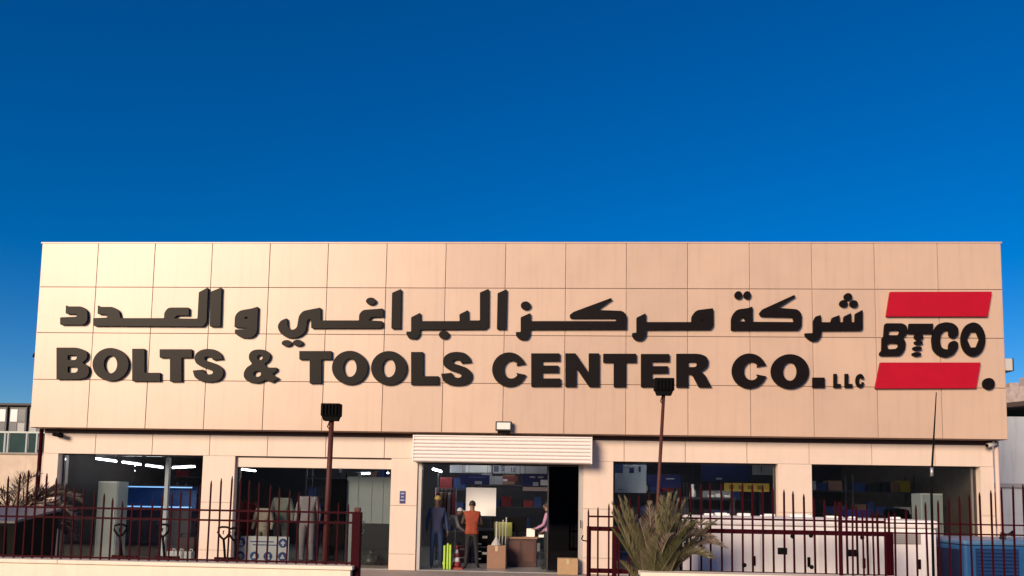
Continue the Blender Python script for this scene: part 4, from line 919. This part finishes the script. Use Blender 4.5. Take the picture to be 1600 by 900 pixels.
# ------------------------------------------------------------------ palms
def frond(parent, base, az, el, L, droop, mt, nl=42, ll=.30, wid=.011, rough=.3):
    mb = MB(); n = 16; p = Vector(base); pts = [p.copy()]
    d = Vector((math.cos(az)*math.cos(el), math.sin(az)*math.cos(el), math.sin(el)))
    for i in range(n):
        d = (d+Vector((0, 0, -droop*(i/n)*2.2/n))).normalized(); p = p+d*(L/n); pts.append(p.copy())
    mb.tube(pts, [.016*(1-.85*i/n) for i in range(n+1)], 5)
    side0 = Vector((-math.sin(az), math.cos(az), 0))
    for k in range(nl):
        t = .10+.9*k/nl; f = t*n; i = min(int(f), n-1); q = pts[i].lerp(pts[i+1], f-i); tg = (pts[i+1]-pts[i]).normalized()
        side = (side0-tg*side0.dot(tg)).normalized(); upv = side.cross(tg)
        if upv.z < 0: upv = -upv
        l = ll*(math.sin(math.pi*min(1, .18+t*.8))**.6)*random.uniform(.8, 1.15)
        for s in (-1, 1):
            if random.random() < .07: continue
            dd = (side*s*(.9-.35*t)+tg*(.7+.3*t)+upv*random.uniform(.05, .4)+Vector([random.uniform(-rough, rough)*.5 for _ in range(3)])).normalized()
            e = q+dd*l+Vector((0, 0, -.06*l)); m_ = q+dd*l*.5
            w = tg.cross(dd).cross(dd).normalized()*wid*.5+upv*wid*.4
            mb.add([q-w*.4, q+w*.4, m_+w, e, m_-w], [(0, 1, 2, 4), (4, 2, 3)])
    return mb.build('frond', mt, parent)
PG = mat('palm_green', (.115, .115, .045), .6, col2=(.06, .065, .025), nscale=7)
PO = mat('palm_olive', (.19, .165, .085), .65, col2=(.10, .09, .045), nscale=7)
PD = mat('palm_dry', (.40, .31, .24), .75, col2=(.20, .15, .11), nscale=7)
pb = Vector((2.47, -6.88, .45))
pm = thing('palm', (pb.x, pb.y, -.02), 'young olive date palm with dry outer fronds before the sliding gate', 'palm')
prof = [(.10, 0), (.13, .1), (.12, .3), (.10, .45), (.05, .6)]
MB().lathe((pb.x, pb.y, -.02), prof, 12).build('trunk', mat('palm_trunk', (.10, .065, .04), .9, noise=.5, nscale=20), pm)
rs = random.Random(11)
for i in range(50):
    az = rs.uniform(0, 2*math.pi); el = R(rs.uniform(60, 88)); L = rs.uniform(.75, 1.15)
    if math.cos(az) > .3: el -= R(10)
    frond(pm, pb+Vector((rs.uniform(-.08, .08), rs.uniform(-.06, .06), rs.uniform(-.3, .12))), az, el, L, rs.uniform(.2, .7), (PG, PO, PO, PD)[rs.randrange(4)], 84, rs.uniform(.2, .3), .0068)
for k in range(15):          # dry fronds arching over to the right
    az = rs.uniform(-.7, .7); el = rs.uniform(50, 76)
    frond(pm, pb+Vector((.06, 0, rs.uniform(-.02, .2))), az, R(el), rs.uniform(.85, 1.15), rs.uniform(1.3, 2.2), PD if k % 4 else PO, 66, rs.uniform(.22, .3), .008, .5)
for az, el, L in ((3.0, 74, 1.38), (3.2, 69, 1.32), (2.8, 66, 1.2), (3.1, 77, 1.36), (3.3, 73, 1.25)):
    frond(pm, pb+Vector((-.08, 0, 0)), az, R(el), L*.92, .2, PO, 92, .24, .0068)
for az, el, L in ((0.3, 84, 1.33), (1.0, 86, 1.3), (-.6, 83, 1.34), (0, 79, 1.28), (0.1, 75, 1.3), (-.2, 81, 1.36)):
    frond(pm, pb+Vector((.08, 0, 0)), az, R(el), L*.95, .3, PO if az else PD, 92, .25, .0068)
db = Vector((-7.75, -4.6, 1.2))
dp = thing('palm', (db.x, db.y, -.02), 'dry palm with ragged grey brown fronds behind the waste skip', 'palm')
MB().lathe((db.x, db.y, -.02), [(.16, 0), (.15, .5), (.14, 1.0), (.10, 1.25)], 12).build('trunk', M['palm_trunk'], dp)
PGY = mat('palm_grey', (.17, .135, .11), .8, col2=(.06, .045, .04), nscale=6)
PDK = mat('palm_dark', (.045, .032, .027), .85)
for i in range(44):
    az = rs.uniform(-1.2, 1.2) if i < 34 else rs.uniform(0, 6.28); el = R(rs.uniform(5, 66)); L = rs.uniform(.7, 1.15)
    frond(dp, db+Vector((rs.uniform(-.3, .1), rs.uniform(-.06, .06), rs.uniform(-.25, .1))), az, el, L, rs.uniform(.7, 1.8), (PGY, PDK, PD)[rs.randrange(3)], 40, rs.uniform(.25, .4), .013, .6)

# ------------------------------------------------------------------ neighbours
lw = thing('neighbour_wall', (-16, 4, -.02), 'pale plastered yard wall behind the dry palm', 'wall')
zt = at(25, 707, 4.0).z
MB().box((-24, 4.0, -.02), (-11.0, 4.25, zt-.06), 0, .01).build('wall_body', mat('pale_plaster', (.62, .51, .41), .85, noise=.25, nscale=2, streak=.2, bump=.3), lw)
MB().box((-24, 3.96, zt-.058), (-11.0, 4.29, zt), 0, .01).build('coping_stone', mat('grey_coping', (.30, .27, .24), .8, noise=.3), lw)
ts = thing('teal_screen', (-16, 6, -.02), 'teal mesh screen fence with pale posts above the yard wall', 'fence')
z1 = at(25, 674, 6).z
TEAL = mat('teal_sheet', (.004, .045, .05), .6, spec=.2, noise=.5, nscale=2.5)
x = -13.05
px_posts = [at(q, 690, 6).x for q in (8, 13, 42)]
xs = [-24]+sorted(px_posts+[-14.6, -16.5, -18.4, -20.3, -22.2])+[-11.3]
for a, b in zip(xs, xs[1:]): MB().box((a+.04, 6.02, -.02), (b-.04, 6.05, z1-.06), 0).build('screen_panel', TEAL, ts)
for a in xs: MB().tube([(a, 6, -.02), (a, 6, z1)], .035, 8).build('post', mat('post_pale', (.42, .48, .47), .5), ts)
MB().box((-24, 5.97, z1-.055), (-11.3, 6.07, z1)).build('top_rail', M['post_pale'], ts)
nb = thing('neighbour_building', (-25, 20, -.02), 'grey neighbouring building with gridded clerestory windows beyond the teal screen', 'building')
zt = at(20, 632, 18).z; zl = at(20, 672, 18).z; xr_ = -15.5
MB().box((-42, 18.2, -.02), (xr_, 30, zt-.05)).build('wall', mat('grey_shed', (.17, .165, .17), .7, noise=.3, nscale=1), nb)
MB().box((-42, 17.9, zt-.045), (xr_+.1, 30.1, zt+.05)).build('roof_edge', mat('roof_dark', (.06, .05, .05), .7), nb)
x = xr_-.15
PP = [mat('pane_pale', (.62, .63, .64), .25), mat('pane_grey', (.10, .10, .11), .2), mat('pane_mid', (.28, .28, .29), .25)]
while x > -28:
    w = MB().box((x-.8, 18.06, zl-.9), (x, 18.19, zt-.12)).build('window', mat('win_frame_grey', (.07, .07, .075), .5), nb)
    hh = (zt-zl+.7)/3
    for j in range(3):
        for i in range(2):
            MB().box((x-.76+i*.38, 18.05, zl-.86+j*hh), (x-.76+i*.38+.33, 18.058, zl-.92+(j+1)*hh)).build('pane', PP[random.choice((0, 1, 1, 2, 2))], w)
    MB().tube([(x+.06, 18.0, zl-1.2), (x+.06, 18.0, zt-.06)], .03, 6).build('drain_pipe', M['win_frame_grey'], nb)
    x -= .95
rb = thing('neighbour_building', (20, 12, -.02), 'white walled neighbouring building with sloping dark eave beside the blue generator', 'building')
zA = at(1585, 651, 9).z; 
MB().box((13.0, 9.0, -.02), (30, 22, zA)).build('wall', mat('white_block', (.52, .55, .60), .8, noise=.15, nscale=.8, streak=.25, bump=.2), rb)
MB().prism([(12.9, zA-.02), (30, zA+1.9), (30, zA+2.05), (12.9, zA+.13)], 8.9, 22).build('eave', mat('eave_brown', (.07, .045, .04), .8), rb)
MB().prism([(12.95, zA+.14), (30, zA+2.06), (30, zA+2.6), (12.95, zA+.62)], 9.0, 21.9).build('parapet', mat('parapet_pale', (.55, .45, .42), .9, noise=.4, nscale=6, bump=1.0, bscale=8), rb)
for k in range(7):
    x = 13.1+k*.55; z = zA+.62+(x-12.95)*.115; h = random.uniform(.12, .4)
    MB().box((x, 9.02, z), (x+random.uniform(.15, .35), 9.5, z+h), 0, .03).build('rooftop_block', M['parapet_pale'], rb)
MB().box((13.4, 8.93, 1.0), (15.4, 8.99, 2.1)).build('window', DARKM, rb)
MB().box((13.0, 8.9, 2.25), (30, 8.995, 2.38)).build('string_course', mat('band_grey', (.30, .29, .31), .8), rb)

# ------------------------------------------------------------------ unseen building added across the street to darken the glass reflections
ow = thing('added_warehouse', (0, -52, -.12), 'long dull warehouse across the street mirrored in the show windows', 'building')
MB().box((-70, -60, -.12), (60, -48, 5.2)).build('wall', mat('warehouse_wall', (.16, .13, .12), .85, noise=.3, nscale=.5, streak=.3), ow)
MB().prismx([(-60.4, 5.2), (-47.6, 5.2), (-54, 6.6)], -70.4, 60.4).build('roof', mat('warehouse_roof', (.12, .11, .11), .6), ow)
for k in range(11):
    x = -64+k*11.5
    d = MB().box((x, -47.99, -.1), (x+4, -47.93, 3.6)).build('roller_door', mat('roller_dark', (.06, .06, .075), .5), ow)
    MB().box((x+5.6, -47.99, 1.4), (x+8.6, -47.93, 2.9)).build('window', mat('dim_window', (.04, .045, .05), .2), ow)
